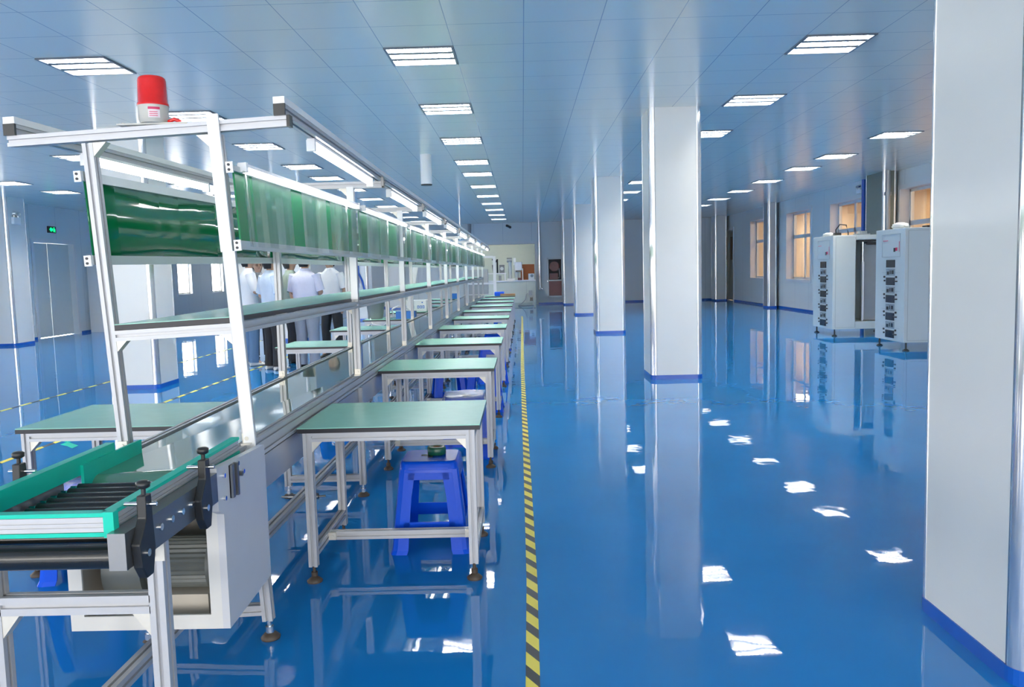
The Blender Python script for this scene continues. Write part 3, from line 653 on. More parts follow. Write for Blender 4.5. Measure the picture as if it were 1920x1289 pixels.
# ---------------------------------------------------------------- roller section at the near end
L = lambda v: Vector((v.x, v.y, v.z))
rc_ = thing('roller_conveyor', (-1.24, 2.3, 0), 'short roller conveyor with teal edged rails at the near end of the line', 'conveyor')
def rail(p0, p1, z0=.772, z1=.832, t=.024, inner=None):
    """grooved rail with teal strips on its top and bottom edges, returns mesh parts"""
    p0, p1 = Vector(p0), Vector(p1); d = (p1-p0).normalized(); nrm = Vector((d.y, -d.x, 0))
    def slab(mb, za, zb, o0, o1, mi=0):
        q = [p0+nrm*o0, p1+nrm*o0, p1+nrm*o1, p0+nrm*o1]
        mb.add([(v.x, v.y, za) for v in q]+[(v.x, v.y, zb) for v in q], [(0, 3, 2, 1), (4, 5, 6, 7), (0, 1, 5, 4), (1, 2, 6, 5), (2, 3, 7, 6), (3, 0, 4, 7)], mi)
    mb = MB(); slab(mb, z0+.010, z1-.010, -t/2, t/2-.004)
    for a, b in ((.012, .022), (.027, .033), (.038, .048)): slab(mb, z0+a, z0+b, t/2-.004, t/2)
    ob = mb.build('rail', M_alu, rc_)
    mb = MB(); slab(mb, z0, z0+.010, -t/2-.002, t/2+.003); slab(mb, z1-.010, z1, -t/2-.002, t/2+.003)
    if inner: slab(mb, z0, z1, -t/2-.004, -t/2-.001) if inner < 0 else slab(mb, z0, z1, t/2+.001, t/2+.004)
    mb.build('teal_edge', M_teal, ob)
rail((-1.05, 1.985, 0), (-1.05, 2.90, 0))
rail((-1.47, 1.985, 0), (-1.035, 1.985, 0))
rail((-1.478, 2.85, 0), (-1.478, 1.975, 0), inner=-1)
MB().box((-1.052, 1.968, .770), (-1.026, 1.994, .834)).build('corner_piece', M_teal, rc_)
MB().box((-1.462, 2.62, .70), (-1.452, 3.03, .805)).build('guide_plate', M_teal, rc_)
for k in range(10):
    y = 2.06+k*.056
    mb = MB().cyl((-1.44, y, .742), (-1.075, y, .742), .0165, 16); ob = mb.build('roller', M_roller, rc_)
    MB().cyl((-1.465, y, .742), (-1.44, y, .742), .009, 10).cyl((-1.075, y, .742), (-1.05, y, .742), .009, 10).build('axle', M_chrome, ob)
ob = MB().cyl((-1.46, 2.0, .712), (-1.04, 2.0, .712), .031, 26).build('end_roller', M_roller, rc_)
MB().cyl((-1.043, 2.0, .712), (-1.028, 2.0, .712), .029, 22).build('roller_cap', M_chrome, ob)
for x in (-1.008, -1.50):
    MB().box((x-.022, 1.94, .695), (x+.022, 2.545, .788)).build('side_channel', M_steel, rc_)
    s = 1 if x > -1.2 else -1
    for y in (2.13, 2.20, 2.27, 2.34): MB().cyl((x+s*.022, y, .745), (x+s*.028, y, .745), .010, 10).build('bolt', M_chrome, rc_)
    for y in (2.03, 2.42):
        xf = x+s*.022
        pts = [(y-.035, .655), (y+.0, .655), (y+.02, .72), (y+.014, .80), (y+.012, .862), (y-.022, .862), (y-.024, .805), (y-.066, .75), (y-.058, .69)]
        mb = MB(); a, b = sorted((xf, xf+s*.024)); n = len(pts)
        mb.add([(a, u, v) for u, v in pts]+[(b, u, v) for u, v in pts], [tuple(range(n-1, -1, -1)), tuple(range(n, 2*n))]+[(i, (i+1) % n, n+(i+1) % n, n+i) for i in range(n)])
        ob = mb.build('rail_clamp', M_blackp, rc_); bevel(ob, .003)
        xc = (a+b)/2
        mb = MB().cyl((xc, y-.005, .862), (xc, y-.005, .880), .006, 10).lathe((xc, y-.005, .878), [(.010, 0), (.017, .004), (.018, .016), (.012, .020), (0, .021)], 10); mb.build('knob', M_blackp, ob)
        MB().cyl((xc-s*.05, y-.005, .838), (xc+s*.032, y-.005, .838), .0055, 10).build('clamp_rod', M_chrome, ob)
        MB().cyl((xc+s*.012, y-.03, .72), (xc+s*.018, y-.03, .72), .010, 10).build('clamp_bolt', M_chrome, ob)
for x in (-1.03, -1.49):
    lg = MB().prof((x, 2.2, .06), (x, 2.2, .695), w=.045).build('leg', M_alu, rc_)
    MB().cyl((x, 2.2, .02), (x, 2.2, .06), .009, 10).lathe((x, 2.2, 0), [(.036, 0), (.038, .008), (.024, .022), (.012, .03)], 18).build('foot', M_rubber, lg)
    s = 1 if x > -1.2 else -1
    MB().box((x-.03, 2.175, .635), (x+.03, 2.1775, .70)).cyl((x-.005, 2.17, .655), (x-.005, 2.176, .655), .011, 12).build('leg_bracket', M_cream, lg)
    mb = MB(); x0_ = x-s*.0225
    mb.add([(x0_, 2.18, .485), (x0_-s*.05, 2.18, .485), (x0_, 2.18, .42), (x0_, 2.22, .485), (x0_-s*.05, 2.22, .485), (x0_, 2.22, .42)], [(0, 1, 2), (3, 5, 4), (0, 2, 5, 3), (0, 3, 4, 1), (1, 4, 5, 2)])
    mb.build('corner_bracket', M_cream, lg)
MB().prof((-1.47, 2.2, .511), (-1.05, 2.2, .511), w=.045, h=.052).build('stretcher', M_alu, rc_)

# ---------------------------------------------------------------- drive cabinet under the near end
r = thing('drive_cabinet', (-1.25, 2.83, .255), 'cream sheet metal drive cabinet with an exposed grey motor under the near end', 'cabinet')
cx0, cx1, cy0, cy1, cz0, cz1 = -1.515, -1.0, 2.6, 3.035, .255, .66
mb = MB(); t = .006
mb.box((cx0, cy0, cz0), (cx0+.006, cy1, cz1)); mb.box((cx0, cy0, cz0), (cx1-.02, cy1, cz0+.006)); mb.box((cx0, cy1-.006, cz0), (cx1-.02, cy1, cz1))
mb.build('shell', M_cabin, r)
mb = MB(); mb.box((cx0, cy0-.008, cz0+.048), (cx0+.045, cy0, cz1)); mb.box((cx0, cy0-.008, cz0), (cx1-.012, cy0, cz0+.048)); mb.box((cx1-.05, cy0-.008, cz0+.048), (cx1-.012, cy0, .66))
mb.build('front_frame', M_cab, r)
pts = [(2.592, .255), (3.03, .27), (3.03, .775), (2.55, .80), (2.55, .66), (2.592, .64)]
mb = MB(); n = len(pts); a, b = -1.012, -.988
mb.add([(a, u, v) for u, v in pts]+[(b, u, v) for u, v in pts], [tuple(range(n-1, -1, -1)), tuple(range(n, 2*n))]+[(i, (i+1) % n, n+(i+1) % n, n+i) for i in range(n)])
pl = mb.build('side_panel', mat('panel_grey', (.60, .60, .62), .35, noise=.04), r)
for u, v in ((2.60, .765), (2.60, .69), (2.73, .775), (2.78, .735)): MB().cyl((b, u, v), (b+.008, u, v), .008, 10).build('bolt', M_chrome, pl)
mb = MB(); mb.box((b, 2.655, .675), (b+.012, 2.675, .785)); mb.box((b, 2.69, .675), (b+.016, 2.705, .785)); mb.box((b, 2.655, .675), (b+.004, 2.705, .785)); mb.cyl((b, 2.73, .74), (b+.02, 2.73, .74), .009, 10); mb.build('hinge', M_steel, pl)
mb = MB(); n = 40; mb.cyl((-1.44, 2.78, .42), (-1.31, 2.78, .42), .125, 36).cyl((-1.31, 2.78, .42), (-1.295, 2.78, .42), .09, 28).cyl((-1.295, 2.78, .42), (-1.285, 2.78, .42), .105, 28)
g = mb.build('gearbox', M_motor, r)
poly = [((.083 if i % 2 else .089)*math.cos(2*PI*i/64), (.083 if i % 2 else .089)*math.sin(2*PI*i/64)) for i in range(64)]
mb = MB().sweep(poly, (-1.27, 2.78, .42), (-1.10, 2.78, .42)); mb.cyl((-1.285, 2.78, .42), (-1.27, 2.78, .42), .078, 24); mb.cyl((-1.10, 2.78, .42), (-1.025, 2.78, .42), .098, 32, 0, .088); mb.build('motor', M_motor, r)
mb = MB(); mb.box((-1.42, 2.70, .261), (-1.10, 2.86, .33)); mb.build('motor_mount', M_cabin, r)

# ---------------------------------------------------------------- work tables
def make_table():
    r = thing('work_table', (0, 0, 0), 'x', 'table', 'green topped work tables')
    hw, D, H = .4125, .70, .72; lx = .368; ly0, ly1 = .022, .64
    MB().box((-hw, 0, H-.024), (hw, D, H-.004), 1).box((-hw, 0, H-.004), (hw, D, H), 0).build('table_top', [M_gtop, M_black], r)
    for x in (-lx, lx):
        for y in (ly0, ly1):
            lg = MB().prof((x, y, .075), (x, y, H-.024)).build('leg', M_alu, r)
            MB().cyl((x, y, .02), (x, y, .08), .008, 10).cyl((x, y, .028), (x, y, .048), .015, 12).lathe((x, y, 0), [(.034, 0), (.036, .008), (.022, .02), (.012, .026)], 16).build('foot', M_rubber, lg)
            s = -1 if x > 0 else 1
            mb = MB(); x0_ = x+s*.02
            mb.add([(x0_, y-.017, H-.064), (x0_+s*.045, y-.017, H-.064), (x0_, y-.017, H-.112), (x0_, y+.017, H-.064), (x0_+s*.045, y+.017, H-.064), (x0_, y+.017, H-.112)], [(0, 1, 2), (3, 5, 4), (0, 2, 5, 3), (0, 3, 4, 1), (1, 4, 5, 2)])
            mb.build('corner_bracket', M_cream, lg)
    for y in (ly0, ly1): MB().prof((-lx+.02, y, H-.044), (lx-.02, y, H-.044)).build('apron', M_alu, r)
    for x in (-lx, lx):
        MB().prof((x, ly0+.02, H-.044), (x, ly1-.02, H-.044)).build('apron', M_alu, r)
        MB().prof((x, ly0+.02, .14), (x, ly1-.02, .14)).build('side_stretcher', M_alu, r)
    st = MB().prof((-lx+.02, .27, .14), (lx-.02, .27, .14)).build('cross_stretcher', M_alu, r)
    for s in (-1, 1):
        mb = MB(); x0_ = s*(lx-.02); mb.box((min(x0_, x0_-s*.035), .232, .125), (max(x0_, x0_-s*.035), .25, .16)); mb.cyl((x0_-s*.018, .228, .142), (x0_-s*.018, .234, .142), .008, 10)
        mb.build('stretcher_bracket', M_cream, st)
    return r
tb = make_table(); first = True
def place_table(x, y, label):
    global first
    if first: tb.location = (x, y, 0); tb['label'] = label; first = False; return tb
    return dup(tb, (x, y, 0), 0, label)
TY = [3.63, 5.765, 7.77, 9.86, 11.9, 13.95, 16.0, 18.05, 20.1, 22.15]
for k, y in enumerate(TY):
    place_table(-.622-(.008 if k else 0), y, 'green topped aluminium work table right of the conveyor, %s from the camera' % ORD[k])
LTY = [3.78, 7.85, 10.1, 12.2, 14.3, 16.4, 18.5, 20.6]
for k, y in enumerate(LTY):
    place_table(-1.995, y, 'green topped aluminium work table left of the conveyor, %s from the camera' % ORD[k])

# ---------------------------------------------------------------- stools
def make_stool():
    r = thing('plastic_stool', (0, 0, 0), 'x', 'stool', 'blue plastic stools')
    H = .46; bt, tp = .195, .145
    def P(s, z): # half width at height
        return bt+(tp-bt)*z/H if z < H else tp
    mb = MB()
    # rounded top plate
    poly = rrect(-tp, -tp, tp, tp, .035, 5); n = len(poly)
    rings = []
    for z, k in ((H-.055, 1.045), (H-.012, 1.0), (H-.003, .965), (H, .92)):
        rings.append([Vector((x*k, y*k, z)) for x, y in poly])
    mb.rings(rings, 0, True); seat = mb.build('seat', M_stool, r)
    MB().box((-.05, -.012, H+.0005), (.05, .012, H+.002)).box((-.012, -.05, H+.0005), (.012, .05, H+.002)).build('hand_slot', M_screen, seat)
    # four corner legs with L section, splayed
    for sx in (-1, 1):
        for sy in (-1, 1):
            mb = MB(); rings = []
            for z in (0, .02, .12, .28, H-.04):
                w = bt+(tp-bt)*z/H; lw = .086-.012*(1-abs(z-.23)/.23); t = .010
                if z < .015: w += .006
                pts = [(w-lw, w), (w-.03, w), (w-.008, w-.008), (w, w-.03), (w, w-lw), (w-t, w-lw), (w-t, w-.03), (w-.03, w-t), (w-lw, w-t)]
                pts = [(sx*x, sy*y) for x, y in pts]
                if sx*sy < 0: pts = pts[::-1]
                rings.append([Vector((x, y, z)) for x, y in pts])
            mb.rings(rings, 0, False); mb.build('leg', M_stool, r)
    for z0, z1, nm in ((.095, .16, 'lower_band'), (.37, H-.03, 'upper_band')):
        mb = MB()
        for a in range(4):
            c, s = math.cos(a*PI/2), math.sin(a*PI/2); vs = []
            for z in (z0, z1):
                w = bt+(tp-bt)*z/H
                for d in (0, .008):
                    for x in (-w+.05, w-.05): vs.append((x*c-(-(w-d))*s*1., x*s+(-(w-d))*c, z))
            mb.add(vs, [(0, 1, 5, 4), (2, 6, 7, 3), (0, 2, 3, 1), (4, 5, 7, 6), (0, 4, 6, 2), (1, 3, 7, 5)])
        mb.build(nm, M_stool, r)
    return r
stp = make_stool(); stp.location = (-.497, 4.18, 0); stp['label'] = 'blue plastic stool with a green tape roll on it, under the nearest right table'
SPOTS = [((-.47, 6.22), .1, 'film wrapped blue plastic stool under the second right table from the camera', True),
         ((-.42, 8.25), .0, 'blue plastic stool at the aisle side under the third right table', False),
         ((-.77, 8.30), .2, 'blue plastic stool at the belt side under the third right table', False),
         ((-.42, 10.35), .1, 'blue plastic stool with a yellow dot on top under the fourth right table', False),
         ((-.45, 12.4), .0, 'blue plastic stool under the fifth right table from the camera', False),
         ((-.45, 14.45), .1, 'blue plastic stool under the sixth right table from the camera', False),
         ((-.45, 16.5), .0, 'blue plastic stool under the seventh right table from the camera', False),
         ((-2.13, 3.88), .2, 'film wrapped blue plastic stool under the nearest left table', True),
         ((-2.0, 5.4), .15, 'blue plastic stool on the floor left of the belt, seen beneath the line', False),
         ((-1.95, 8.3), .1, 'blue plastic stool under the second left table from the camera', False)]
for (x, y), a, lab, film in SPOTS:
    s = dup(stp, (x, y, 0), a, lab)
    if film:
        mb = MB(); rings = []
        for z, k in ((.16, .19), (.30, .18), (.44, .162), (.475, .155)):
            rings.append([Vector((x+(k+random.uniform(-.006, .006))*c_, y+(k+random.uniform(-.006, .006))*s_, z+random.uniform(-.008, .008))) for c_, s_ in [(math.copysign(min(1, abs(1.25*math.cos(t))), math.cos(t)), math.copysign(min(1, abs(1.25*math.sin(t))), math.sin(t))) for t in [2*PI*i/28 for i in range(28)]]])
        mb.rings(rings, 0, True, False); mb.add(rings[-1], [tuple(range(28))])
        tag(mb.build('plastic_wrap', M_film), 'crinkled clear film wrapped round the stool under the %s' % ('second right table' if x > -1 else 'nearest left table'), 'plastic wrap')
r = thing('tape_roll', (-.47, 4.20, .462), 'dark green tape roll lying on the nearest blue stool', 'tape roll')
mb = MB(); mb.lathe((-.47, 4.20, .462), [(.022, 0), (.045, 0), (.048, .004), (.048, .036), (.045, .04), (.022, .04), (.022, 0)], 24); mb.build('tape', mat('dark_green_tape', (.01, .10, .06), .3, noise=.1), r)
MB().lathe((-.47, 4.20, .462), [(.018, .001), (.0218, .001), (.0218, .039), (.018, .039), (.018, .001)], 20).build('core', M_card, r)
tag(MB().lathe((-.42, 10.30, .462), [(.03, 0), (.032, .008), (.02, .012), (0, .013)], 14).build('yellow_cap', M_yel), 'small yellow cap on the stool under the fourth right table', 'cap')

# ---------------------------------------------------------------- things on the left tables
ZT = .7205
r = thing('bucket', (-2.25, 12.45, ZT), 'grey bucket with rags in it on a left table', 'bucket')
mb = MB().lathe((-2.25, 12.45, ZT), [(.0, .002), (.105, 0), (.112, .02), (.138, .25), (.146, .255), (.146, .268), (.134, .268), (.105, .02), (0, .015)], 24); mb.build('pail', M_grey, r)
MB().box((-2.35, 12.4, ZT+.25), (-2.23, 12.5, ZT+.30)).build('rag', M_yel, r); MB().box((-2.21, 12.4, ZT+.25), (-2.14, 12.48, ZT+.295)).build('cloth', M_white, r)
tag(MB().tube([(-2.3, 12.25, ZT+.02), (-2.26, 12.19, ZT-.06), (-2.1, 12.185, ZT-.10), (-2.05, 12.185, ZT-.05), (-2.0, 12.24, ZT+.03), (-1.96, 12.4, ZT+.02)], .012).tube([(-1.98, 12.5, ZT+.02), (-2.0, 12.45, ZT+.14), (-1.9, 12.4, ZT+.19), (-1.82, 12.55, ZT+.17), (-1.75, 12.62, ZT+.1), (-1.72, 12.7, ZT+.03)], .012).build('white_cable', M_cable), 'white cable looped over the edge of the table with the grey bucket', 'cable')
bevel(tag(MB().box((-1.92, 12.28, ZT), (-1.63, 12.48, ZT+.11)).build('blue_box', M_bluebox), 'bright blue carton on the left table with the bucket', 'box'), .004)
r = thing('white_carton', (-1.98, 14.75, ZT), 'white carton with blue print on the fifth left table', 'carton')
bevel(MB().box((-2.14, 14.5, ZT), (-1.72, 14.9, ZT+.20)).build('carton', M_white, r), .006)
for k in range(8):
    x = -2.11+k*.046
    if k == 4: continue
    MB().box((x, 14.497, ZT+.055), (x+.010, 14.4995, ZT+.105)).box((x+.010, 14.497, ZT+.095), (x+.035, 14.4995, ZT+.105)).box((x+.025, 14.497, ZT+.062), (x+.035, 14.4995, ZT+.095)).box((x+.010, 14.497, ZT+.055), (x+.035, 14.4995, ZT+.062)).build('blue_letter', M_bluebox, r)
MB().cyl((-1.79, 14.497, ZT+.16), (-1.79, 14.4995, ZT+.16), .012, 14).build('blue_dot', M_bluebox, r)

r = thing('blue_bin', (-1.74, 20.9, ZT), 'blue parts bin on the farthest left table', 'bin')
MB().box((-1.84, 20.8, ZT), (-1.64, 21.0, ZT+.14)).build('bin_body', M_bluebox, r); MB().box((-1.82, 20.82, ZT+.14), (-1.68, 20.98, ZT+.19)).build('contents', M_cable, r)
r = thing('tall_white_panel', (-1.9, 13.2, 0), 'white plank leaning against a left table beside the blue carton', 'plank')
mb = MB(); mb.prof((-1.98, 13.1, .03), (-1.66, 13.35, 1.9), w=.08, h=.04); mb.build('plank', M_white, r)

# ---------------------------------------------------------------- test racks on the right
def rack(x0, y0, w, depth, label, opening):
    z0, z1 = .13, 1.90; y1 = y0+w
    r = thing('test_rack', (x0+depth/2, y0+w/2, 0), label, 'rack', 'white test racks')
    if opening:
        mb = MB(); t = .04
        mb.box((x0, y0, z0), (x0+.43, y1, z1)); mb.box((x0+.43, y1-t, z0), (x0+depth, y1, z1)); mb.box((x0+.43, y0, z0), (x0+depth, y1-t, z0+.14)); mb.box((x0+.43, y0, z1-.09), (x0+depth, y1-t, z1)); mb.box((x0+depth-t, y0, z0+.14), (x0+depth, y1-t, z1-.09))
        bevel(mb.build('body', M_rack, r), .006)
        MB().box((x0+.62, y0+.1, z0+.16), (x0+.95, y0+.25, z1-.16)).build('inner_unit', M_pipe, r)
        MB().box((x0+.56, y0+.03, z0+.17), (x0+.60, y0+.07, z1-.5)).cyl((x0+.58, y0+.05, z0+.15), (x0+.58, y0+.05, z1-.1), .02, 10).build('inner_post', M_trim, r)
        MB().box((x0+.45, y0+.008, z1-.13), (x0+1.2, y0+.03, z1-.10)).box((x0+.66, y0+.04, z1-.19), (x0+1.2, y0+.3, z1-.135)).build('curtain_track', M_screen, r)
    else: bevel(MB().box((x0, y0, z0), (x0+depth, y1, z1)).build('body', M_rack, r), .006)
    X = x0-.004
    def plate(mb, ya, yb, za, zb, d=.0, mi=0): mb.box((X-d, ya, za), (x0-.0005, yb, zb), mi)
    yc = y0+w*.46; pw = w*.62
    mb = MB(); ya, yb = yc-pw/2, yc+pw/2
    for a, b, p, q in ((ya, yb, z1-.085, z1-.08), (ya, yb, z1-.44, z1-.435), (ya, ya+.006, z1-.44, z1-.08), (yb-.006, yb, z1-.44, z1-.08)): plate(mb, a, b, p, q)
    for k in range(4): plate(mb, ya, yb, z1-.66-.29*k-.03, z1-.66-.29*k-.027)
    mb.build('front_seams', M_rackd, r)
    mb = MB(); plate(mb, yc-.15, yc-.10, z1-.36, z1-.30, .003, 0); plate(mb, yc-.22, yc-.16, z1-.345, z1-.295, .003, 1); plate(mb, ya+.03, ya+.04, z1-.36, z1-.2, .0, 1)
    for k in range(6): plate(mb, yb-.06-.03*k, yb-.04-.03*k, z1-.185, z1-.175, .001, 1)
    mb.build('maker_mark', [M_screen, M_stred], r)
    bw = .15
    for k in range(5):
        zc = z1-.545-.28*k
        o = MB(); plate(o, yc-bw, yc+bw, zc-.06, zc+.06, .006); o.build('dark_display', M_screen, r)
        if k < 4:
            zm = zc-.135
            o = MB(); plate(o, yc-bw, yc+bw, zm-.055, zm+.055, .004); mo = o.build('meter_panel', M_meter, r)
            o = MB(); plate(o, yc-bw*.8, yc-bw*.3, zm-.03, zm+.03, .006); plate(o, yc-bw*.1, yc+bw*.1, zm-.03, zm+.03, .006); plate(o, yc+bw*.3, yc+bw*.8, zm-.04, zm+.01, .006); o.build('meter_scale', M_screen, mo)
            for yy in (yc-.21, yc+.21): MB().cyl((x0-.02, yy, zm-.075), (x0, yy, zm-.075), .017, 10).build('knob', M_blackp, mo)
        o = MB(); o.cyl((x0-.02, yc+.20, zc+.01), (x0, yc+.20, zc+.01), .014, 10); o.box((x0-.03, yc-bw-.09, zc-.008), (x0, yc-bw-.005, zc+.012)); 
        if k: o.build('latch', M_blackp, r)
    mb = MB()
    for a, b, p, q in ((x0+.05, x0+.056, z0+.03, z1-.04), (x0+.42, x0+.426, z0+.03, z1-.04), (x0+.05, x0+.42, z1-.045, z1-.04), (x0+.05, x0+.42, z0+.03, z0+.035)): mb.box((a, y0-.002, p), (b, y0+.001, q))
    mb.build('side_seams', M_rackd, r)
    for xx in (x0+.06, x0+depth-.06):
        for yy in (y0+.05, y1-.05):
            MB().cyl((xx, yy, .02), (xx, yy, z0), .014, 10).lathe((xx, yy, 0), [(.05, 0), (.05, .012), (.02, .03)], 16).build('foot', M_blackp, r)
    return r
rack(5.84, 15.60, 1.04, 1.30, 'white instrument rack with an open side, farther of the two by the windows', True)
rack(5.86, 12.72, 1.04, 1.30, 'white instrument rack, nearer of the two, half hidden behind the big column', False)
def bag(x, y, z, s, lab):
    bmh = bmesh.new(); bmesh.ops.create_icosphere(bmh, subdivisions=3, radius=1)
    for v in bmh.verts:
        k = 1+.12*math.sin(7*v.co.x+3*v.co.y)+.08*math.sin(11*v.co.z+5*v.co.x)
        v.co = Vector((v.co.x*s[0]*k, v.co.y*s[1]*k, max(-.55, v.co.z)*s[2]*k))
    zl = min(v.co.z for v in bmh.verts)
    for v in bmh.verts: v.co.z -= zl
    me = bpy.data.meshes.new('plastic_bag'); bmh.to_mesh(me); bmh.free(); me.materials.append(M_cable)
    for p_ in me.polygons: p_.use_smooth = True
    o = bpy.data.objects.new('plastic_bag', me); COL.objects.link(o); o.location = (x, y, z); tag(o, lab, 'bag')
bag(6.02, 16.3, 1.90, (.10, .14, .05), 'small white plastic bag on top of the farther rack')
bag(6.05, 13.3, 1.90, (.11, .16, .065), 'white plastic bag on top of the nearer rack')
tag(MB().tube([(6.05, 16.0, 1.905), (6.05, 16.02, 2.02), (6.10, 15.95, 2.12), (6.18, 15.85, 2.10), (6.2, 15.8, 1.95), (6.2, 15.8, 1.905)], .012).box((6.0, 15.93, 1.90), (6.12, 16.03, 1.96)).build('plug_cable', M_blackp), 'black looped cable with plug on the farther rack', 'cable')
tag(MB().box((6.35, 15.75, 1.90), (6.6, 15.95, 1.93)).box((6.42, 15.78, 1.93), (6.55, 15.9, 1.98)).build('control_panel', M_meter), 'dark little control box on top of the farther rack', 'box')
tag(MB().box((6.25, 12.85, 1.90), (6.55, 13.0, 1.935)).build('remote_box', M_screen), 'flat black box on top of the nearer rack', 'box')

# ---------------------------------------------------------------- end of the line and the back opening
r = thing('gantry_frame', (-1.2, 23.4, 0), 'white aluminium gantry frame standing at the far end of the line', 'frame')
for x in (-1.62, -.80): MB().prof((x, 23.4, 0), (x, 23.4, 1.82), w=.08).build('upright', M_white, r)
MB().prof((-1.58, 23.4, 1.80), (-.84, 23.4, 1.80), w=.06).build('top_bar', M_white, r); MB().prof((-1.58, 23.4, 1.05), (-.84, 23.4, 1.05), w=.05).build('middle_bar', M_white, r)
MB().box((-1.55, 23.45, .75), (-1.0, 23.75, 1.45)).build('machine_body', M_pipe, r)
bevel(tag(MB().box((-.78, 22.3, ZT), (-.52, 22.6, ZT+.11)).build('blue_tray', M_stool), 'blue tray on the farthest right table', 'tray'), .02)
tag(MB().box((-.62, 22.2, ZT), (-.22, 22.5, ZT+.055)).build('cardboard_sheet', M_card), 'brown cardboard piece on the farthest right table', 'cardboard')
r = thing('bench_cabinet', (-.25, 32.8, 0), 'cream panelled bench in front of the back opening with sockets on it', 'bench')
MB().box((-1.6, 32.5, .12), (.48, 33.1, .96)).build('cabinet_body', M_rear, r); bevel(MB().box((-1.63, 32.47, .96), (.50, 33.13, 1.01)).build('bench_top', M_white, r), .008)
for x in (-1.5, .4): MB().box((x-.03, 32.55, 0), (x+.03, 33.0, .12)).build('plinth', M_cab, r)
MB().box((.26, 32.485, .18), (.38, 32.499, .32)).build('socket_box', M_screen, r); MB().box((.22, 32.44, .42), (.36, 32.499, .6)).cyl((.28, 32.44, .55), (.28, 32.40, .55), .03, 10).build('regulator', M_pipe, r)
MB().box((.13, 32.492, .14), (.14, 32.499, .95)).build('panel_seam', M_rackd, r)
MB().tube([(.22, 32.46, .5), (.12, 32.44, .45), (.08, 32.42, .25), (-.05, 32.42, .1), (-.2, 32.40, .02), (.15, 32.3, .015), (.4, 32.35, .015)], .014).build('hose', M_pipe, r)
Zb = 1.011
r = thing('drill_machine', (-.35, 32.8, Zb), 'white bench machine with a column and head on the far bench', 'machine')
MB().box((-.62, 32.65, Zb), (-.32, 32.95, Zb+.07)).build('machine_base', M_white, r); MB().cyl((-.50, 32.8, Zb+.07), (-.50, 32.8, Zb+.85), .07, 16).build('machine_column', M_rack, r)
bevel(MB().box((-.32, 32.62, Zb+.38), (-.02, 32.95, Zb+.72)).build('machine_head', M_white, r), .03); MB().cyl((-.24, 32.78, Zb+.10), (-.24, 32.78, Zb+.38), .08, 16).build('spindle', M_rack, r)
MB().cyl((-.62, 32.8, Zb+.80), (-.42, 32.8, Zb+.80), .09, 18).build('motor', M_pipe, r); MB().box((-.36, 32.7, Zb+.6), (-.26, 32.9, Zb+.88)).build('belt_guard', M_white, r)
MB().box((-.28, 32.62, Zb+.32), (-.06, 32.64, Zb+.38)).build('nameplate', M_screen, r)
tag(MB().box((-.08, 33.0, Zb), (.47, 33.06, Zb+.62)).build('orange_board', M_orange), 'upright orange-brown board on the far bench', 'board')
r = thing('meter_box', (.33, 32.62, Zb), 'small white meter box on the far bench in front of the orange board', 'meter')
bevel(MB().box((.22, 32.55, Zb), (.46, 32.72, Zb+.25)).build('case', M_white, r), .008); MB().cyl((.36, 32.54, Zb+.16), (.36, 32.551, Zb+.16), .06, 18).build('dial', M_meter, r)
r = thing('bracket_arm', (.0, 32.7, Zb), 'white angled bracket standing on the far bench', 'bracket')
MB().box((-.02, 32.66, Zb), (.02, 32.70, Zb+.46)).box((-.25, 32.66, Zb+.42), (.02, 32.70, Zb+.46)).build('arm', M_wframe, r); MB().box((-.20, 32.60, Zb), (-.04, 32.75, Zb+.09)).build('red_block', M_firer, r)
r = thing('instrument_rack', (-1.25, 32.8, Zb), 'dark cluttered instruments on the left of the far bench', 'instrument')
MB().box((-1.45, 32.6, Zb+.26), (-.66, 33.0, Zb+.30)).box((-1.42, 32.6, Zb), (-1.38, 33.0, Zb+.26)).box((-.72, 32.6, Zb), (-.68, 33.0, Zb+.26)).build('riser_shelf', M_white, r)
MB().tube([(-1.15, 32.7, Zb+.3), (-1.18, 32.7, Zb+.6), (-1.05, 32.7, Zb+.75), (-1.2, 32.7, Zb+.85)], .03).tube([(-1.0, 32.75, Zb+.3), (-1.0, 32.75, Zb+.85), (-1.1, 32.75, Zb+.7)], .03).build('lamp_arm', M_blackp, r)
bevel(MB().box((-.92, 32.65, Zb+.3), (-.72, 32.9, Zb+.62)).build('gauge', M_grey, r), .01); MB().cyl((-.82, 32.64, Zb+.47), (-.82, 32.651, Zb+.47), .07, 16).build('gauge_face', M_rack, r)
MB().cyl((-.9, 32.7, Zb), (-.9, 32.7, Zb+.2), .05, 12).build('vice', M_pipe, r)

# ---------------------------------------------------------------- people
SKIN = mat('skin', (.50, .30, .20), .5, noise=.05); HAIR = mat('black_hair', (.012, .010, .010), .5, noise=.2); EYE = mat('eye', (.03, .02, .02), .2, noise=.05)
def skin_mesh(name, nodes, edges, mats, parent, sub=2, root=0):
    me = bpy.data.meshes.new(name); me.from_pydata([n[0] for n in nodes], edges, []); 
    ob = bpy.data.objects.new(name, me); COL.objects.link(ob)
    sk = ob.modifiers.new('skin', 'SKIN'); sk.use_smooth_shade = True
    if not me.skin_vertices: 
        bpy.context.view_layer.objects.active = ob
    for i, n in enumerate(nodes):
        sv = me.skin_vertices[0].data[i]; rd = n[1]; sv.radius = rd if isinstance(rd, tuple) else (rd, rd); sv.use_root = (i == root)
    sb = ob.modifiers.new('sub', 'SUBSURF'); sb.levels = sub; sb.render_levels = sub
    bpy.context.view_layer.update()
    dg = bpy.context.evaluated_depsgraph_get(); m2 = bpy.data.meshes.new_from_object(ob.evaluated_get(dg))
    m2.materials.clear(); m2.materials.append(mats)
    bpy.data.objects.remove(ob); o = bpy.data.objects.new(name, m2); COL.objects.link(o); o.parent = parent
    for p_ in m2.polygons: p_.use_smooth = True
    return o
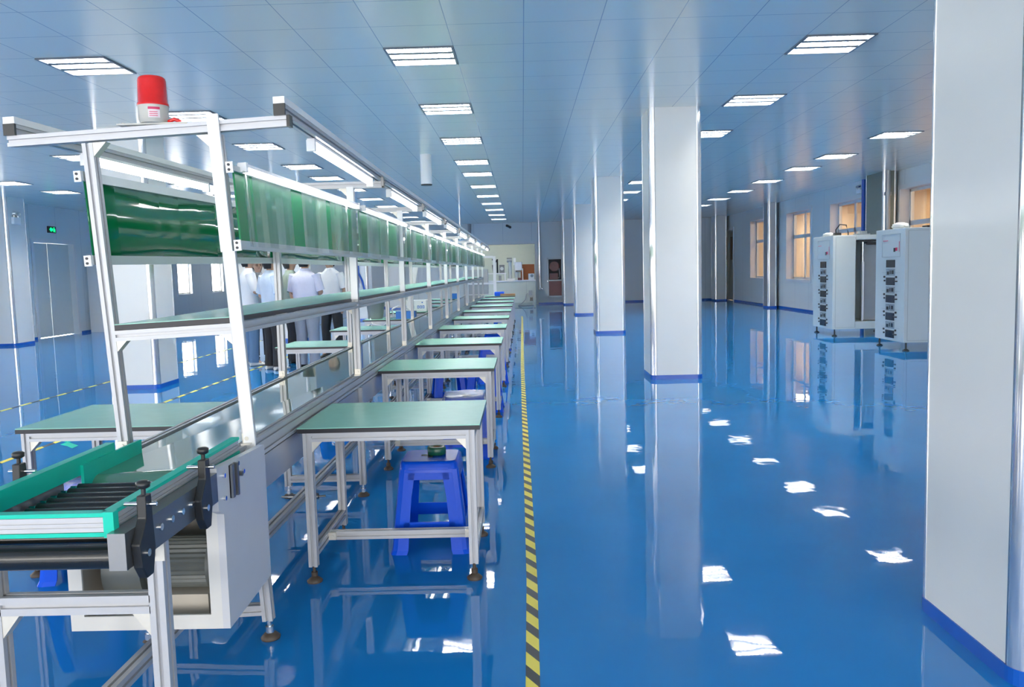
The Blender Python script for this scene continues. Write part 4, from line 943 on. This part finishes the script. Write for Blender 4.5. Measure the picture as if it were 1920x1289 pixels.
def ell_rings(spec, n=20):
    """spec: (cx, cy, z, rx, ry) rings"""
    return [[Vector((cx+rx*math.cos(2*PI*i/n), cy+ry*math.sin(2*PI*i/n), z)) for i in range(n)] for cx, cy, z, rx, ry in spec]
def limb_rings(pts, rad, n=12):
    pts = [Vector(p) for p in pts]; out = []
    for i, p in enumerate(pts):
        d = (pts[min(i+1, len(pts)-1)]-pts[max(0, i-1)]).normalized(); u = Vector((0, 1, 0)) if abs(d.z) > .5 else Vector((0, 0, 1))
        a = u.cross(d).normalized(); b = d.cross(a)
        out.append([p+(a*math.cos(2*PI*k/n)+b*math.sin(2*PI*k/n))*rad[i] for k in range(n)])
    return out
def person(x, y, rz, shirt, trousers, label, arms, hs=1.0, fat=1.0, shoe=None, step=.10, glasses=False):
    r = thing('person', (x, y, 0), label, 'person'); r['_w'] = (0, 0, 0)
    N = []; E_ = []
    def node(p, rad, parent=None):
        N.append((Vector(p), rad)); i = len(N)-1
        if parent is not None: E_.append((parent, i))
        return i
    pel = node((0, 0, .95), .10); sp = node((0, -.01, 1.12), .095, pel); ch = node((0, -.01, 1.33), .085, sp); nk = node((0, .0, 1.475), .052, ch)
    jw = node((0, .022, 1.545), (.062, .066), nk); hd = node((0, .018, 1.62), (.074, .090), jw); tp_ = node((0, .005, 1.68), (.070, .084), hd); node((0, 0, 1.715), (.045, .055), tp_)
    node((0, .118, 1.595), .014, hd)                      # nose
    for s in (-1, 1): node((s*.083, .0, 1.605), (.016, .012), hd)   # ears
    for s, sd in ((-1, 'l'), (1, 'r')):
        hip = node((s*.085, 0, .90), .075, pel); kn = node((s*step, .015, .50), .052, hip); an = node((s*(step+.01), -.02, .09), .036, kn); node((s*(step+.03), .10, .04), .03, an)
        sh = node((s*.145, -.01, 1.375), .036, ch); el, wr = arms[sd]
        up = node(Vector((s*.15, -.01, 1.39)).lerp(Vector(el), .5), .042, sh); e = node(el, .039, up); fm = node(Vector(el).lerp(Vector(wr), .4), .037, e); w = node(wr, .026, fm)
        d = (Vector(wr)-Vector(el)).normalized(); side = d.cross(Vector((0, 0, 1))).normalized() if abs(d.z) < .9 else Vector((0, 1, 0)); 
        pm = node(Vector(wr)+d*.05, (.034, .016), w)
        for k, (o, Lf) in enumerate(((-.03, .06), (-.010, .075), (.010, .07), (.03, .055))):
            b0 = Vector(wr)+d*.085+side*o; f1 = node(b0, .009, pm); dn = (d*.7+Vector((0, 0, -.5))).normalized()
            f2 = node(b0+d*Lf*.5, .0085, f1); node(b0+d*Lf*.5+dn*Lf*.5, .0075, f2)
        t1 = node(Vector(wr)+d*.04-side*.035, .010, pm); node(Vector(wr)+d*.075-side*.055, .009, t1)
    body = skin_mesh('body', N, E_, SKIN, r)
    P = r
    mb = MB(); 
    mb.rings(ell_rings([(0, -.004, 1.52, .068, .078), (0, -.012, 1.57, .082, .092), (0, -.014, 1.62, .088, .105), (0, -.006, 1.68, .086, .104), (0, .0, 1.725, .066, .082), (0, .0, 1.745, .03, .04)], 22))
    vs = [v for v in mb.v]
    for v in mb.v:       # keep the face clear: pull the front back below the hairline
        if v.z < 1.655 and v.y > -.02: v.y = -.02 - (v.y+.02)*.05; v.x *= 1.0
    mb.build('hair', HAIR, P)
    mb = MB()
    for s in (-1, 1):
        mb.rings([[Vector((s*.033+.012*math.cos(t)*k, .098+.003*j, 1.622+.007*math.sin(t)*k)) for t in [2*PI*i/10 for i in range(10)]] for j, k in ((0, 1.), (1, .8), (2, .3))])
    mb.build('eyes', EYE, P)
    MB().rings([[Vector((.024*math.cos(t)*k, .090+.002*j, 1.560+.006*math.sin(t)*k)) for t in [2*PI*i/12 for i in range(12)]] for j, k in ((0, 1.), (1, .7))]).build('mouth', mat('lips', (.36, .16, .13), .5, noise=.05), P)
    if glasses:
        mb = MB()
        for s in (-1, 1): mb.tube([(s*.034+.026*math.cos(t), .108, 1.62+.018*math.sin(t)) for t in [2*PI*i/12 for i in range(13)]], .003, 6); mb.tube([(s*.06, .105, 1.625), (s*.088, .0, 1.625)], .003, 6)
        mb.build('glasses', M_blackp, P)
    f = fat; mb = MB()
    mb.rings(ell_rings([(0, 0, .86, .185*f, .130*f), (0, 0, .92, .182*f, .130*f), (0, -.002, 1.05, .170*f, .122*f), (0, -.006, 1.20, .185*f, .128*f), (0, -.012, 1.32, .198*f, .128*f), (0, -.014, 1.39, .19*f, .112), (0, -.012, 1.435, .14, .085), (0, -.006, 1.465, .085, .072), (0, -.004, 1.50, .066, .066)], 28))
    for s, sd in ((-1, 'l'), (1, 'r')):
        el, wr = arms[sd]; sh = Vector((s*.15*f, -.012, 1.405)); el = Vector(el); mid = sh.lerp(el, .55)
        cuff = sh.lerp(el, .88)
        if arms.get('long'): mb.rings(limb_rings([sh, sh.lerp(el, .3), mid, el, el.lerp(Vector(wr), .5), el.lerp(Vector(wr), .9)], [.078, .078, .068, .058, .05, .042], 16))
        else: mb.rings(limb_rings([sh, sh.lerp(el, .3), mid, cuff], [.078, .078, .072, .068], 16))
    for s in (-1, 1): mb.add([(0, .066, 1.475), (s*.055, .055, 1.50), (s*.07, .085, 1.445), (s*.03, .108, 1.435)], [(0, 1, 2, 3)]).add([(0, .062, 1.475), (s*.055, .051, 1.50), (s*.07, .081, 1.445), (s*.03, .104, 1.435)], [(3, 2, 1, 0)])
    so = mb.build('shirt', shirt, P); bumpy(so)
    mb = MB(); mb.rings(ell_rings([(0, 0, .80, .172*f, .125*f), (0, 0, .90, .178*f, .128*f), (0, 0, .985, .165*f, .120*f)], 24))
    for s in (-1, 1): mb.rings(limb_rings([(s*.09, 0, .90), (s*.095, .0, .74), (s*step, .012, .50), (s*(step+.005), .0, .28), (s*(step+.01), -.012, .055)], [.095*f, .092*f, .076*f, .070*f, .072*f], 18))
    mb.build('trousers', trousers, P)
    for s in (-1, 1):
        c0 = s*(step+.012); mb = MB(); sec = []
        for yy, hw_, hh in ((-.075, .03, .05), (-.05, .042, .075), (.02, .045, .078), (.09, .048, .055), (.15, .045, .042), (.185, .026, .03)):
            sec.append([Vector((c0+hw_*math.cos(t), yy, max(0, hh*.5+hh*.5*math.sin(t)))) for t in [2*PI*i/14 for i in range(14)]])
        mb.rings(sec); mb.build('shoe', shoe or M_blackp, P)
    r.rotation_euler = (0, 0, rz); r.scale = (hs, hs, hs)
    r['_w'] = (x, y, 0)
    return r
def bumpy(o):
    t = o.modifiers.new('sub', 'SUBSURF'); t.levels = 1; t.render_levels = 1
def cloth(n, c): 
    if n in MATS: return MATS[n]
    M = mat(n, c, .75); bump(M, 9, .6, .02, 3); return M
WH, LB, SG, LV, GR = cloth('white_shirt', (.80, .82, .85)), cloth('pale_blue_shirt', (.58, .68, .82)), cloth('sage_shirt', (.33, .40, .33)), cloth('lavender_shirt', (.66, .67, .82)), cloth('grey_shirt', (.30, .31, .33))
JN, BK, GT = cloth('blue_jeans', (.10, .19, .33)), cloth('black_trousers', (.018, .018, .022)), cloth('grey_trousers', (.26, .29, .36))
WSH = mat('white_shoe', (.78, .76, .72), .5, noise=.05)
FOLD = {'l': ((-.25, .02, 1.13), (-.02, .19, 1.17)), 'r': ((.25, .02, 1.13), (.03, .20, 1.12))}
DOWN = {'l': ((-.24, -.03, 1.12), (-.24, .05, .88)), 'r': ((.24, -.03, 1.12), (.24, .05, .88))}
CLASP = {'l': ((-.25, -.03, 1.12), (-.10, .17, .98)), 'r': ((.25, -.03, 1.12), (-.02, .19, .98))}
person(-4.33, 12.95, -1.0, WH, JN, 'person in a long white shirt and blue jeans, leftmost of the group, arms folded', dict(FOLD, long=1), 1.03, 1.0, WSH)
person(-4.55, 14.1, -2.6, GR, BK, 'person in a grey shirt with glasses, at the back behind the two leftmost people', DOWN, .99, 1.0, None, glasses=True)
person(-3.79, 12.3, -.7, LB, BK, 'person in a pale blue shirt and dark trousers, second from left with back turned', CLASP, 1.0, 1.0, WSH)
person(-3.74, 13.2, -1.15, SG, BK, 'person in a sage green shirt and black trousers, third from left, turned right', DOWN, 1.0, 1.05)
person(-3.30, 12.43, -.25, LV, GT, 'person in a lavender shirt and grey trousers seen from behind', FOLD, 1.01, 1.13, M_blackp)
person(-3.28, 14.0, PI-.3, WH, BK, 'person in a white shirt and black trousers facing the camera, rightmost of the group', DOWN, 1.02, 1.02, None, .12)
for o in bpy.data.objects:
    if '_w' in o: del o['_w']
